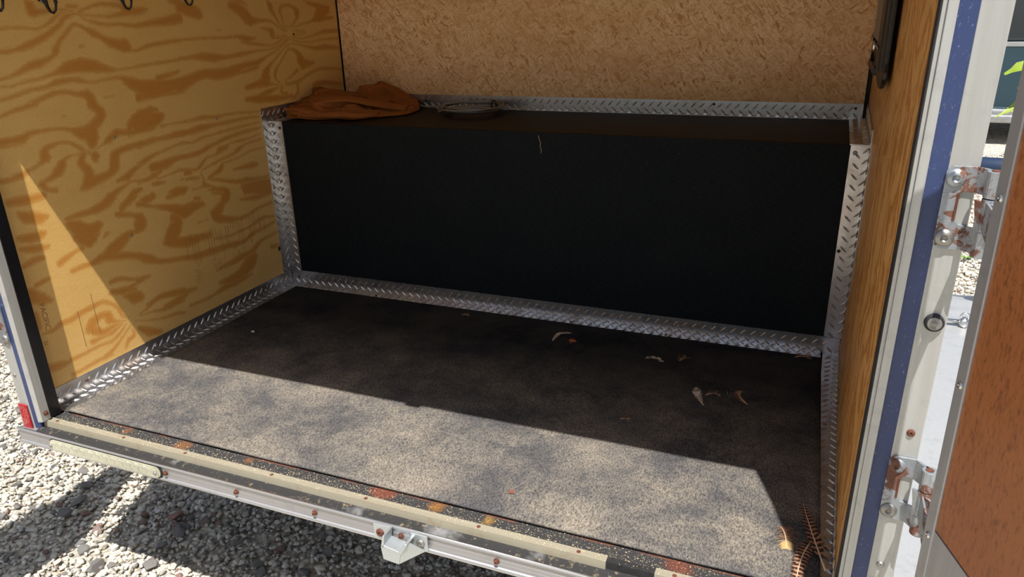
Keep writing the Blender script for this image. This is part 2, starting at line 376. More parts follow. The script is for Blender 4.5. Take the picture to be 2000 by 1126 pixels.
BANDS = [[-811,862,-809,868,-799,862,-798,869,-784,862,-783,869,-771,862,-769,869,-758,862,-756,867,-743,860,-741,865,-728,858,-727,864,-714,861,-715,866,-703,864,-705,870,-693,868,-697,875,-685,872,-691,879,-679,876,-686,883,-674,881,-679,887,-666,886,-669,892,-656,891,-656,895,-640,894,-640,897,-627,895,-626,898],[-824,813,-823,823,-810,813,-809,824,-790,815,-790,826,-771,817,-773,831,-752,821,-755,838,-732,828,-736,843,-712,836,-718,850,-695,845,-701,857,-680,854,-687,864,-669,861,-676,870,-659,867,-669,874,-654,874,-665,880,-650,878,-658,887,-643,881,-645,891,-633,884,-634,893,-625,887,-624,894,-617,888,-615,892,-612,884,-607,888,-604,878,-600,882,-594,873,-590,878,-582,868,-577,875,-563,862,-559,870,-542,859,-539,866,-521,859,-520,867,-501,859,-498,868,-483,855,-478,865,-461,852,-458,863,-435,852,-435,866,-409,853,-409,871,-387,853,-386,874,-363,853,-363,877,-332,855,-333,882,-307,857,-309,886],[-839,760,-839,764,-830,761,-830,767,-817,763,-818,770,-803,765,-805,775,-788,769,-792,781,-774,773,-779,787,-762,776,-766,794,-752,777,-752,797,-740,778,-742,798,-727,784,-731,799,-715,791,-719,801,-704,796,-709,805,-695,801,-702,808,-688,806,-703,810,-684,810,-703,815,-683,815,-698,820,-681,821,-691,826,-676,827,-685,833,-669,833,-678,840,-661,840,-669,847,-652,847,-660,853,-643,855,-650,861,-635,862,-640,868,-631,863,-629,871,-625,862,-621,869,-617,859,-612,866,-609,854,-602,861,-601,847,-591,858,-593,840,-579,854,-580,834,-568,847,-567,827,-555,839,-555,817,-540,834,-540,808,-526,830,-523,802,-511,829,-513,798,-492,828,-502,799,-484,815,-488,799,-483,804,-480,796,-477,802,-469,795,-469,802,-451,798,-453,807,-431,802,-433,813,-414,804,-414,815,-392,806,-392,817,-355,808,-354,819,-322,810,-321,820],[-844,746,-843,750,-832,745,-831,749,-817,744,-817,749,-804,747,-804,752,-790,750,-790,755,-774,751,-773,757,-757,752,-757,758,-742,754,-743,761,-728,756,-729,764,-716,758,-717,767,-703,759,-706,771,-688,759,-693,779,-673,759,-676,788,-655,760,-654,792,-638,759,-631,794,-622,758,-610,790,-606,756,-591,784,-588,755,-576,776,-571,753,-563,769,-555,753,-552,765,-539,755,-538,761,-517,755,-517,761,-494,755,-494,761,-472,757,-472,764,-449,758,-449,766,-427,759,-426,767,-401,759,-401,768,-365,761,-364,769,-334,762,-334,770],[-851,718,-850,725,-836,719,-836,727,-816,721,-817,730,-794,726,-796,735,-773,730,-774,740,-756,731,-755,740,-740,732,-740,740,-724,735,-726,746,-709,737,-711,752,-694,739,-693,753,-678,740,-676,752,-663,739,-660,751,-651,738,-646,749,-641,735,-636,744,-629,733,-627,739,-614,732,-613,739,-595,733,-595,739,-567,735,-567,742,-541,735,-539,743,-531,728,-521,741,-525,719,-507,737,-515,710,-493,733,-502,700,-479,729,-483,688,-460,725,-458,677,-442,724,-430,676,-426,722,-404,678,-405,722,-373,684,-375,720,-348,690,-350,718],[-416,715,-418,735,-395,719,-397,736,-370,723,-373,737,-352,729,-355,739,-340,734,-342,740],[-787,707,-787,711,-774,706,-775,714,-757,706,-759,719,-741,711,-743,723,-725,715,-726,727,-710,716,-709,727,-695,716,-691,726,-681,712,-675,722,-666,707,-662,718,-652,702,-647,720,-646,699,-629,718,-645,695,-619,706,-643,689,-616,696],[-615,893,-615,896,-602,895,-603,901,-585,899,-587,906,-569,903,-571,911,-554,905,-554,915,-540,906,-537,916,-525,905,-521,915,-508,903,-503,912,-493,899,-486,907,-489,891,-475,904,-479,882,-467,905,-453,882,-448,903,-429,885,-427,902,-415,890,-416,900,-409,894,-410,898],[-616,894,-614,897,-607,890,-604,893,-594,885,-591,889,-578,882,-576,887,-562,880,-560,886,-546,879,-544,885,-530,878,-530,886,-516,879,-516,888,-502,880,-502,891,-487,881,-487,894,-474,881,-474,897],[-741,914,-735,921,-740,909,-728,919,-740,905,-719,915,-742,901,-717,907,-739,889,-717,908,-723,887,-716,906,-708,890,-706,903,-691,893,-689,903,-673,896,-672,903,-661,897,-659,903,-650,897,-648,902,-637,896,-636,900,-627,895,-626,898],[-639,902,-637,912,-634,902,-631,912,-628,901,-625,912,-621,902,-618,911,-616,902,-613,910],[-629,816,-628,821,-623,816,-622,820,-617,816,-616,820],[-335,910,-329,921,-319,906,-312,919,-302,902,-294,918],[-592,695,-592,698,-578,696,-578,698,-565,696,-565,699],[-309,886,-294,912,-293,881,-275,911,-276,875,-252,908,-263,872,-236,900,-253,870,-225,893,-241,870,-222,884,-231,871,-223,876],[-322,812,-321,820,-286,813,-285,820,-238,813,-237,820,-192,811,-190,819,-148,809,-147,817,-118,810,-117,818,-96,809,-92,819,-80,802,-69,817,-60,794,-53,815,-34,798,-34,811,-15,804,-16,809],[-80,794,-76,802,-53,789,-49,798,-18,783,-13,793,16,780,19,787,47,779,47,782,68,780,67,784,86,784,82,789,105,791,100,796,121,799,117,803,130,804,127,806,135,806,133,808],[-112,891,-98,910,-101,887,-83,909,-90,881,-62,904,-78,874,-45,894,-67,865,-30,883,-58,855,-21,872,-40,843,-18,868,-12,844,-9,865,12,849,13,862,37,850,40,860,60,849,65,856,76,843,83,847,92,834,97,837,113,824,117,827,130,816,133,818],[-103,907,-102,914,-82,906,-80,915,-59,905,-54,915,-47,902,-39,908,-38,898,-32,901],[55,913,63,915,57,903,74,908,60,892,85,898,61,888,85,892,64,882,85,887,74,872,90,877,86,861,97,864,93,851,102,854,102,842,108,844,119,830,124,832,135,820,139,822],[119,884,110,889,125,887,116,893,133,890,126,899,144,892,142,902,156,893,160,903,170,890,178,899,183,885,194,893,187,880,207,887,186,874,215,878,190,867,212,867,190,858,203,855,179,847,187,843,166,837,170,834,157,833,159,830,149,833,148,830,138,835,135,833,129,840,125,839,127,849,120,848,126,859,118,858,123,872,114,870,122,882,109,880],[172,828,171,831,188,831,187,834,212,834,211,839,242,837,241,843,274,841,271,848,305,843,289,860,336,848,297,870,355,857,303,880,356,856,326,896,358,861,364,892,374,867,381,884],[243,907,248,912,268,897,277,908,302,886,314,903,342,880,352,897,375,876,384,893],[331,843,330,860,363,845,363,860,396,848,395,860],[15,831,17,835,34,826,38,834,51,820,63,832,51,818,74,823,50,814,77,815,53,808,73,810,61,800,70,807,79,798,80,804,97,799,96,802,109,804,107,806,117,809,115,810],[88,805,89,809,91,805,92,808,95,804,95,808],[169,817,169,820,187,817,187,820,207,816,208,820,221,814,224,818,227,812,235,813,223,810,226,807,209,806,210,804,187,806,186,804,167,807,166,805],[187,811,187,813,196,811,197,813,206,810,206,813],[-334,764,-333,773,-315,763,-314,774,-290,763,-289,775,-271,761,-268,777,-252,757,-246,779,-231,754,-223,777,-208,750,-200,775,-181,751,-178,770,-153,754,-152,766,-122,754,-123,768,-89,756,-91,771,-54,760,-55,771,-20,765,-20,771,14,766,14,771,45,767,45,771,70,770,69,774,92,774,89,778,112,783,108,786,128,792,125,795,141,796,139,799,155,798,156,801,181,795,182,798,212,791,212,795,246,793,244,798,280,797,278,803,313,800,309,810,344,802,342,817,385,802,386,817,419,801,421,817],[-341,680,-358,721,-319,689,-333,723,-291,699,-302,727,-269,705,-277,732,-250,708,-249,735,-231,704,-221,733,-204,698,-198,731,-174,698,-176,731,-143,701,-152,733,-110,710,-120,736,-79,720,-84,740,-50,722,-52,741,-20,724,-27,742,5,735,-4,746,25,746,20,752,48,752,44,758,72,760,68,764,95,770,91,774,117,780,113,783,131,787,128,791,145,791,145,794,170,787,172,790,199,781,201,784,229,778,230,782,259,777,259,781,286,779,286,783,317,781,317,786,369,780,369,787,415,778,416,788],[-125,706,-126,714,-104,707,-105,716,-76,708,-79,719,-46,712,-51,724,-23,716,-28,729],[-86,657,-90,673,-65,658,-70,676,-39,659,-44,680,-12,659,-22,685,18,664,-13,688,27,682,-15,686,25,691,-11,699,29,705,8,713,40,720,30,726,58,732,51,737,78,743,72,747,96,755,91,759,114,766,110,769,132,774,129,777,152,778,152,781,176,775,178,779,206,768,209,773,241,759,247,768,278,750,283,765,307,749,306,766,332,748,335,769,375,747,379,762,413,746,416,755],[2,659,8,676,23,659,27,670,47,658,49,663,60,655,62,659,69,654,70,656],[77,661,73,659,66,670,60,667,57,681,47,679,58,690,44,691,64,699,50,704,74,711,64,715,88,723,81,726,102,735,95,738,116,747,109,750,127,756,120,759,136,761,132,766,146,760,149,768,157,756,167,764,166,748,184,756,173,737,200,743,172,722,211,729,187,699,214,726,232,700,231,722,262,706,260,718],[161,699,173,690,149,692,158,685,133,683,138,678,117,676,121,672,103,670,107,667,95,664,99,662,92,659,95,658],[97,653,97,660,125,651,125,661,162,652,157,663,191,660,182,669,217,669,208,678,242,676,235,685,268,681,264,691,297,683,296,693,329,682,331,692,376,677,379,687,416,672,419,681],[73,653,83,650,68,646,79,644,64,638,76,638,69,629,80,635,79,622,85,633,93,623,91,633,102,624,99,633],[151,649,165,649,152,638,167,638,150,627,165,623,139,620,149,613,126,614,135,607],[-95,623,-97,639,-68,624,-71,639,-35,626,-39,640,-10,630,-18,644,12,634,4,650,39,642,34,652,60,648,58,653],[-49,617,-46,630,-3,611,0,625,45,605,48,619],[249,632,244,647,273,633,270,650,309,631,312,650,365,625,371,639,417,618,422,629],[-176,833,-176,836,-167,833,-167,836,-158,834,-158,836],[-859,684,-861,691,-850,686,-852,694,-837,689,-839,698,-826,691,-826,701,-811,692,-812,704,-789,696,-790,707,-770,699,-771,711],[-876,627,-874,644,-864,626,-862,644,-850,626,-847,643,-836,624,-834,644,-821,624,-825,645,-811,630,-818,646,-804,636,-807,649,-793,638,-793,650,-777,639,-776,649,-756,639,-755,648,-734,638,-733,646,-718,635,-715,644,-705,630,-699,640,-695,619,-682,638,-682,607,-670,638,-664,604,-659,640,-670,608,-632,634,-671,612,-631,609,-670,602,-638,596,-667,594,-645,590,-663,590,-651,587],[-643,677,-619,693,-636,671,-614,686,-627,663,-607,677,-624,659,-599,670,-623,662,-597,655,-628,658,-608,641,-638,652,-622,631,-648,645,-637,625,-657,641,-649,623],[-878,623,-876,631,-869,622,-867,629,-856,621,-855,627,-842,621,-841,626,-831,621,-830,625],[-866,548,-866,563,-858,548,-859,564,-845,550,-848,565,-831,556,-835,567,-819,563,-821,570,-809,565,-811,573,-799,569,-802,576,-784,572,-795,586,-768,580,-794,592,-769,594,-794,591,-773,595,-791,602,-772,596,-780,610,-764,599,-769,613,-753,603,-755,614,-740,607,-740,615,-727,606,-726,614,-716,604,-712,611,-707,597,-700,604,-698,589,-690,597,-688,583,-682,590,-678,579,-675,583,-668,575,-666,578,-659,572,-658,574],[-894,547,-894,560,-882,547,-882,560,-867,547,-867,561,-852,549,-854,561,-842,551,-843,562],[-812,528,-812,534,-799,528,-800,537,-782,529,-785,541,-766,533,-775,549,-751,537,-767,557,-742,545,-762,562,-736,553,-756,567,-734,561,-747,572,-731,569,-736,576,-723,572,-725,579,-713,575,-713,579,-701,575,-701,579,-689,574,-688,577,-675,572,-674,575,-664,571,-664,574],[-815,524,-794,530,-810,517,-794,524,-801,508,-793,518,-787,503,-783,515,-777,500,-774,513],[-660,569,-648,571,-663,566,-644,568,-666,564,-641,563,-665,562,-644,558,-664,559,-646,555],[-691,578,-677,569,-699,570,-682,562,-707,556,-685,556,-702,541,-680,551,-696,531,-671,541,-696,528,-667,530,-697,524,-667,520,-700,517,-669,508,-702,514,-677,493,-706,507,-695,489,-712,500,-708,490],[-684,489,-690,521,-670,493,-675,521,-652,497,-657,521,-636,500,-641,522,-619,505,-629,523,-603,512,-623,529,-591,523,-621,535,-588,537,-618,543,-587,547,-614,555,-586,549,-605,566,-583,553,-590,572,-565,557,-568,575,-542,560,-544,576,-519,562,-520,577,-498,563,-499,577,-481,563,-483,579,-469,564,-472,580],[-649,576,-650,578,-638,580,-640,583,-625,585,-627,589,-613,586,-618,596,-600,588,-611,603,-587,595,-599,611,-578,599,-582,619,-567,599,-563,616,-549,597,-546,611,-528,595,-526,609,-505,595,-505,609,-480,595,-482,610,-462,596,-464,613],[-539,595,-549,597,-531,607,-548,612,-522,617,-540,631,-507,620,-519,643,-487,623,-499,651,-469,630,-480,656,-455,635,-466,659],[-607,487,-608,497,-592,485,-595,500,-571,485,-581,504,-558,494,-570,508,-548,502,-557,515,-536,507,-542,518,-521,513,-526,521,-498,521,-503,530,-478,529,-483,537],[-669,441,-674,449,-652,444,-659,458,-630,449,-641,468,-613,458,-621,473,-596,466,-602,477,-581,473,-584,481,-565,478,-566,483,-544,475,-543,481,-522,472,-523,479,-503,475,-507,484,-490,478,-496,489],[-583,435,-591,445,-572,438,-582,452,-559,442,-569,460,-548,447,-552,460,-539,451,-540,459],[-546,411,-552,425,-526,415,-533,431,-505,419,-514,438],[-715,666,-715,670,-711,666,-711,670,-708,666,-707,670],[-499,498,-502,507,-492,499,-496,508,-486,500,-489,510],[-492,672,-493,696,-474,674,-474,696,-449,675,-447,696,-418,677,-417,693,-387,677,-386,689,-359,677,-358,686,-339,678,-338,683],[-502,596,-516,647,-489,598,-501,650,-477,600,-479,653,-465,603,-460,648,-446,606,-450,643,-429,615,-440,640,-421,624,-428,637],[-502,637,-502,655,-473,639,-473,655,-442,640,-442,654],[-438,599,-438,606,-418,600,-418,606,-390,601,-390,606,-360,600,-360,606,-330,598,-331,607,-308,598,-309,609,-289,597,-288,611,-264,596,-262,607,-236,594,-235,603,-208,595,-208,603,-179,596,-179,602,-144,594,-144,600,-109,591,-108,598,-74,588,-73,594,-48,586,-47,591],[-521,557,-525,573,-501,561,-505,576,-476,564,-478,578,-453,565,-453,578,-430,565,-431,577,-413,565,-415,580,-397,565,-398,583,-374,564,-374,582,-347,564,-349,581,-320,565,-324,584,-293,566,-296,587,-267,569,-269,585,-240,572,-241,583,-212,571,-213,583,-183,571,-184,583,-155,572,-156,582,-124,574,-124,582,-84,572,-84,579,-51,570,-50,576],[-533,517,-537,523,-518,522,-521,529,-497,528,-500,536,-477,531,-478,538,-454,534,-455,540,-428,538,-430,544,-404,541,-406,547,-388,543,-389,550,-374,543,-374,552,-357,541,-356,548,-338,539,-339,544,-319,542,-322,548,-300,545,-303,553,-280,547,-281,554,-257,548,-258,554,-231,549,-232,556,-204,550,-205,557,-179,551,-180,558,-149,552,-150,558,-99,553,-99,559,-54,554,-55,559],[-490,488,-492,515,-470,488,-473,515,-444,489,-451,516,-426,495,-435,517,-411,501,-415,518,-388,502,-389,517,-363,502,-364,516,-343,501,-344,516,-323,502,-328,517,-303,506,-310,520,-284,511,-291,525,-266,515,-271,528,-247,519,-252,530,-229,522,-235,534,-211,525,-216,538,-191,527,-194,540,-168,529,-172,542,-146,531,-148,543,-120,533,-122,544,-84,535,-85,544,-53,536,-54,543],[-547,470,-547,474,-525,469,-527,478,-498,471,-503,482,-478,478,-484,488,-463,485,-470,493],[-486,469,-487,473,-468,469,-469,473,-445,470,-446,474,-423,471,-425,477,-404,472,-406,480,-394,471,-393,480,-383,469,-381,478,-364,465,-361,473,-342,461,-343,470,-326,465,-334,474,-314,473,-324,481,-303,482,-310,488,-292,489,-295,494,-277,489,-277,494,-259,489,-262,494,-244,493,-255,503,-233,495,-245,512,-222,498,-227,514,-207,501,-216,513,-202,508,-210,515,-197,514,-199,517,-174,512,-175,519,-146,510,-147,520,-125,512,-127,519,-105,514,-106,519,-78,516,-80,521,-57,519,-59,523],[-322,458,-324,462,-306,461,-308,466,-283,464,-286,470,-261,468,-264,475,-237,472,-239,479,-212,475,-214,482,-189,478,-192,485,-172,481,-180,491,-158,484,-170,497,-148,490,-156,500,-136,496,-140,503,-117,499,-119,505,-95,500,-97,507,-73,500,-75,508,-57,500,-58,508],[-384,456,-385,472,-376,456,-376,471,-367,455,-368,471],[-385,442,-386,450,-380,442,-380,451,-372,441,-372,451,-361,439,-359,449,-349,437,-348,447,-342,437,-342,445,-338,438,-338,444],[-405,447,-405,452,-396,447,-397,452,-388,447,-388,452],[-233,462,-233,465,-214,462,-215,466,-190,462,-191,467,-168,465,-170,470,-147,468,-150,473,-127,472,-129,477,-105,474,-107,479,-75,474,-76,479,-50,473,-51,478],[-297,428,-304,438,-289,431,-296,440,-277,434,-284,444,-262,436,-270,449,-245,440,-259,454,-238,449,-253,457,-235,456,-249,461],[-331,449,-326,450,-328,443,-322,444,-325,435,-318,435,-330,426,-318,424,-331,414,-317,419,-316,407,-311,418,-302,404,-296,412,-287,393,-279,401,-270,382,-263,391,-251,376,-248,388,-238,373,-237,387],[-369,411,-370,416,-351,411,-352,416,-334,411,-334,416],[-298,382,-296,390,-275,376,-273,385,-251,369,-249,380],[-197,432,-197,439,-179,430,-180,440,-156,427,-158,441,-134,424,-137,443,-115,421,-117,444,-100,423,-101,440,-91,425,-91,437],[-296,424,-293,431,-278,418,-275,427,-254,410,-250,420,-226,400,-221,411,-195,390,-192,404,-168,386,-169,402,-145,385,-146,402,-126,383,-125,397,-105,381,-105,393,-76,379,-77,390,-52,378,-54,389],[-160,349,-160,386,-138,345,-139,385,-109,340,-112,384,-77,338,-82,381,-51,337,-57,379],[-450,419,-451,431,-437,415,-438,433,-421,412,-422,435,-406,413,-407,432,-394,414,-395,430],[-499,453,-499,465,-481,452,-481,463,-462,451,-462,460],[-97,624,-95,638,-69,618,-66,640,-33,611,-28,641,-2,609,3,635,33,607,35,629,82,607,81,626,122,609,121,624],[-768,430,-769,439,-755,430,-756,442,-738,429,-739,444,-721,428,-722,445,-705,427,-706,445,-690,426,-693,447,-675,426,-682,450,-660,429,-668,453,-644,434,-656,455,-631,442,-646,460,-623,448,-638,465],[-771,415,-757,429,-767,404,-745,426,-759,390,-729,420,-746,377,-718,411,-720,364,-717,409,-695,374,-711,407,-684,385,-695,409,-682,388,-683,406,-680,391,-678,402],[-762,376,-742,393,-749,363,-731,383,-726,349,-723,376,-704,359,-717,377,-695,371,-705,382],[-681,362,-684,365,-675,364,-680,370,-670,366,-675,375,-667,367,-668,374,-664,368,-664,373],[-631,401,-627,417,-618,398,-614,413,-602,394,-598,408,-591,391,-586,404,-583,387,-575,399,-577,380,-562,395,-579,378,-549,385,-582,378,-546,368,-586,376,-550,354,-587,367,-565,348,-589,358,-578,346],[-612,412,-621,418,-606,415,-619,425,-598,419,-612,434,-587,423,-598,441,-574,428,-584,446,-566,433,-574,448,-560,437,-566,448],[-721,304,-725,320,-706,303,-712,323,-688,305,-696,328,-670,307,-684,335,-652,309,-672,343,-639,317,-659,347,-627,324,-646,352,-617,331,-633,356,-608,337,-620,360,-597,343,-603,360,-587,349,-591,358],[-707,308,-703,328,-677,300,-674,321,-642,291,-638,313,-620,286,-615,305,-603,280,-596,298,-589,270,-577,290,-575,259,-561,283,-561,254,-551,277,-553,252,-545,273],[-689,240,-693,254,-677,240,-680,255,-663,240,-662,254,-651,235,-647,248,-636,229,-633,240,-617,224,-615,233,-598,220,-598,228,-581,221,-583,227,-570,223,-571,227],[-694,216,-690,229,-682,208,-677,226,-663,201,-663,223,-646,203,-651,221,-632,207,-636,220,-620,211,-623,221,-608,214,-610,222,-589,216,-591,223,-573,218,-576,225],[-661,191,-663,201,-651,189,-653,203,-640,186,-638,204,-629,181,-622,198,-619,175,-610,192],[-881,476,-873,482,-879,466,-864,479,-872,453,-856,477,-860,448,-852,476,-852,446,-842,475,-845,443,-834,470,-833,440,-829,467,-819,445,-820,463,-810,451,-811,459],[-893,417,-888,430,-883,410,-877,429,-868,404,-865,429,-851,404,-853,427,-837,406,-841,427,-829,412,-833,425,-826,417,-828,423],[-893,392,-889,404,-884,386,-879,403,-871,380,-867,402,-855,378,-853,398,-841,378,-840,395,-831,380,-832,392,-826,383,-827,390],[-896,352,-899,365,-883,354,-887,369,-868,355,-871,374,-856,357,-856,373,-847,357,-847,370],[-879,300,-883,313,-870,302,-874,315,-860,304,-863,317,-852,306,-854,317,-846,308,-848,317],[-892,496,-890,514,-881,494,-879,515,-867,491,-865,515,-855,490,-852,514,-841,490,-840,512,-823,492,-823,511,-808,494,-809,510],[-808,330,-815,347,-799,334,-805,350,-787,338,-793,353,-777,343,-782,355,-767,348,-770,357,-755,349,-758,360,-746,348,-749,362],[-783,302,-787,316,-772,304,-775,317,-758,305,-760,319,-744,304,-744,318,-730,303,-732,317,-722,303,-726,317,-718,304,-723,318],[-547,419,-547,434,-533,417,-534,435,-520,414,-520,436],[-460,407,-464,419,-445,407,-450,423,-427,407,-432,428,-412,407,-415,428,-401,406,-402,428],[-564,411,-557,427,-544,406,-539,418,-519,398,-516,406,-498,389,-494,402,-479,380,-472,397,-463,370,-451,392,-450,359,-431,387,-438,350,-417,381,-414,340,-416,381,-390,345,-407,381,-376,352,-385,383,-359,354,-360,379,-343,355,-343,374],[-468,347,-438,362,-461,342,-431,351,-457,340,-426,332,-465,340,-435,315,-481,334,-442,304,-491,322,-450,295,-498,313,-458,284,-497,306,-472,282,-495,300,-481,284],[-369,381,-366,393,-361,379,-358,391,-353,377,-350,389],[-504,288,-502,300,-487,279,-484,300,-465,269,-460,300,-442,262,-437,295,-415,256,-416,291,-389,258,-395,287,-367,261,-371,284,-348,260,-350,282,-334,259,-335,279],[-598,288,-588,294,-594,277,-579,289,-585,263,-567,283,-568,255,-557,274,-550,249,-543,265,-531,242,-527,258,-509,237,-507,252,-482,231,-481,247,-455,227,-454,243,-431,220,-430,238,-406,214,-407,234,-378,211,-381,233,-349,208,-353,232,-315,207,-319,229,-281,206,-285,227,-256,204,-259,224,-235,203,-237,221,-219,201,-221,218,-199,202,-206,216,-168,210,-178,223,-139,218,-147,231,-122,219,-126,231,-103,219,-108,230,-74,223,-80,234,-49,226,-56,238],[-574,352,-576,370,-563,352,-566,370,-553,352,-555,370],[-578,378,-560,394,-570,373,-553,386,-561,367,-547,379],[-321,250,-321,255,-295,245,-295,251,-262,240,-263,247,-239,240,-242,248,-217,242,-220,250,-193,241,-195,250,-167,242,-171,250,-143,246,-149,255,-122,250,-129,261,-109,253,-115,264,-97,254,-99,265,-74,250,-73,260,-52,246,-51,255],[-309,394,-308,403,-281,386,-277,400,-255,377,-242,392,-260,376,-227,373,-267,373,-230,356,-269,364,-244,348,-275,355,-257,342,-287,349,-262,332,-297,345,-271,320,-306,342,-285,316,-320,331,-287,319,-316,310,-286,323,-299,295,-281,319,-272,287,-263,310,-244,281,-240,301,-224,278,-223,295,-204,277,-206,291,-178,278,-182,291,-152,282,-157,292,-133,286,-140,296,-114,289,-119,300,-81,291,-84,302,-50,291,-54,302],[-373,316,-374,318,-353,315,-353,318,-332,314,-333,317],[-318,154,-321,165,-297,152,-301,167,-269,151,-276,169,-243,152,-252,172,-218,154,-227,176,-192,155,-199,175,-165,158,-177,176,-147,168,-162,182,-135,177,-148,189,-125,182,-133,193,-111,185,-116,195,-79,188,-84,197,-50,190,-54,199],[-329,109,-331,123,-309,102,-312,123,-280,95,-288,125,-251,95,-266,126,-222,98,-245,130,-195,106,-229,141,-174,114,-214,154,-163,126,-192,157,-156,136,-175,157],[-455,85,-457,95,-432,83,-435,94,-403,82,-406,92,-380,82,-384,92,-358,83,-362,92,-332,84,-340,99,-307,84,-316,106,-286,83,-292,104,-260,82,-267,101,-222,87,-228,100,-190,92,-194,100],[-599,143,-602,150,-578,145,-583,156,-552,146,-555,162,-529,143,-529,159,-505,137,-504,153,-481,132,-480,148,-457,126,-458,143,-437,126,-440,140,-423,127,-426,138],[-540,114,-545,127,-518,115,-523,130,-490,116,-497,133,-470,119,-476,134,-457,122,-462,135],[-609,213,-613,232,-589,217,-592,230,-569,221,-571,227],[-621,169,-622,191,-614,170,-615,187,-607,172,-608,184],[-174,367,-165,385,-152,354,-139,380,-120,339,-107,374,-84,329,-76,367,-57,323,-50,361],[-192,338,-192,343,-165,330,-165,343,-128,321,-130,342,-87,321,-91,339,-55,321,-58,336],[-82,147,-84,162,-66,144,-68,160,-50,142,-52,158],[-910,272,-891,304,-899,266,-881,296,-885,258,-869,286,-871,255,-861,275,-860,254,-854,266],[-897,187,-898,193,-883,184,-884,194,-866,183,-868,195,-853,187,-859,199,-844,189,-847,203,-832,188,-833,203,-817,187,-821,203,-802,191,-807,206,-787,195,-791,209,-768,196,-771,211,-750,197,-754,212,-738,200,-742,213,-730,201,-729,213,-720,197,-715,207,-709,190,-702,198,-699,180,-690,186,-692,169,-680,173,-690,161,-678,161,-687,150,-678,153,-677,140,-672,145,-667,134,-665,137],[-774,143,-790,157,-767,147,-786,166,-758,151,-777,176,-750,159,-762,181,-741,165,-746,183,-732,162,-729,182,-729,159,-712,175,-733,161,-706,160,-730,147,-708,160,-713,139,-705,153,-698,136,-696,143,-685,133,-685,138,-676,132,-676,135],[-787,148,-773,165,-780,140,-765,160,-771,131,-755,152,-760,124,-748,144,-745,119,-744,139,-731,121,-737,138,-719,124,-724,139,-702,128,-704,137,-687,131,-688,134],[-779,111,-781,126,-762,112,-763,124,-741,114,-743,121,-729,112,-732,122,-717,112,-722,124,-701,119,-705,127,-688,126,-690,130],[-844,92,-846,105,-827,93,-829,104,-805,93,-807,103,-785,95,-787,104,-765,96,-767,104,-744,94,-745,102,-724,93,-726,101,-708,98,-712,105,-694,105,-699,111,-682,115,-686,119,-674,124,-676,126],[-753,58,-759,71,-742,61,-748,73,-729,66,-735,77,-719,73,-725,81,-709,80,-714,86,-698,88,-702,93,-686,97,-689,101,-672,106,-675,110,-662,113,-664,116],[-687,61,-694,66,-681,67,-690,75,-674,73,-682,85,-665,75,-670,87,-654,80,-664,88,-655,92,-662,93,-658,101,-663,100],[-849,56,-851,66,-832,56,-834,66,-809,57,-812,67,-790,58,-793,69,-771,59,-774,70,-750,59,-752,68,-734,58,-735,66],[-628,131,-629,134,-615,133,-617,137,-597,136,-601,143,-580,142,-587,152,-564,147,-570,160,-548,147,-551,163,-528,143,-529,162,-496,137,-496,156,-468,131,-468,151],[-626,127,-626,130,-608,124,-608,128,-584,120,-584,126,-564,114,-564,122,-543,109,-546,121,-521,109,-526,123,-501,110,-506,127,-485,110,-487,124,-474,110,-475,121],[-647,120,-646,122,-622,110,-621,113,-590,98,-590,103,-566,91,-566,97,-544,86,-545,94,-526,84,-528,94,-511,82,-512,93,-496,78,-495,88,-484,74,-482,84],[-643,91,-632,101,-634,79,-620,94,-618,62,-606,87,-595,55,-589,76,-576,51,-573,66],[-658,192,-648,202,-653,181,-637,199,-640,166,-627,197,-623,164,-620,192,-611,166,-611,186],[-702,215,-700,225,-688,210,-686,221,-668,204,-667,216,-644,200,-644,213,-625,198,-625,211],[-893,206,-906,208,-893,224,-906,226,-893,241,-906,243],[-910,92,-908,118,-898,90,-897,114,-881,87,-882,111,-864,89,-865,106,-850,91,-851,101]]
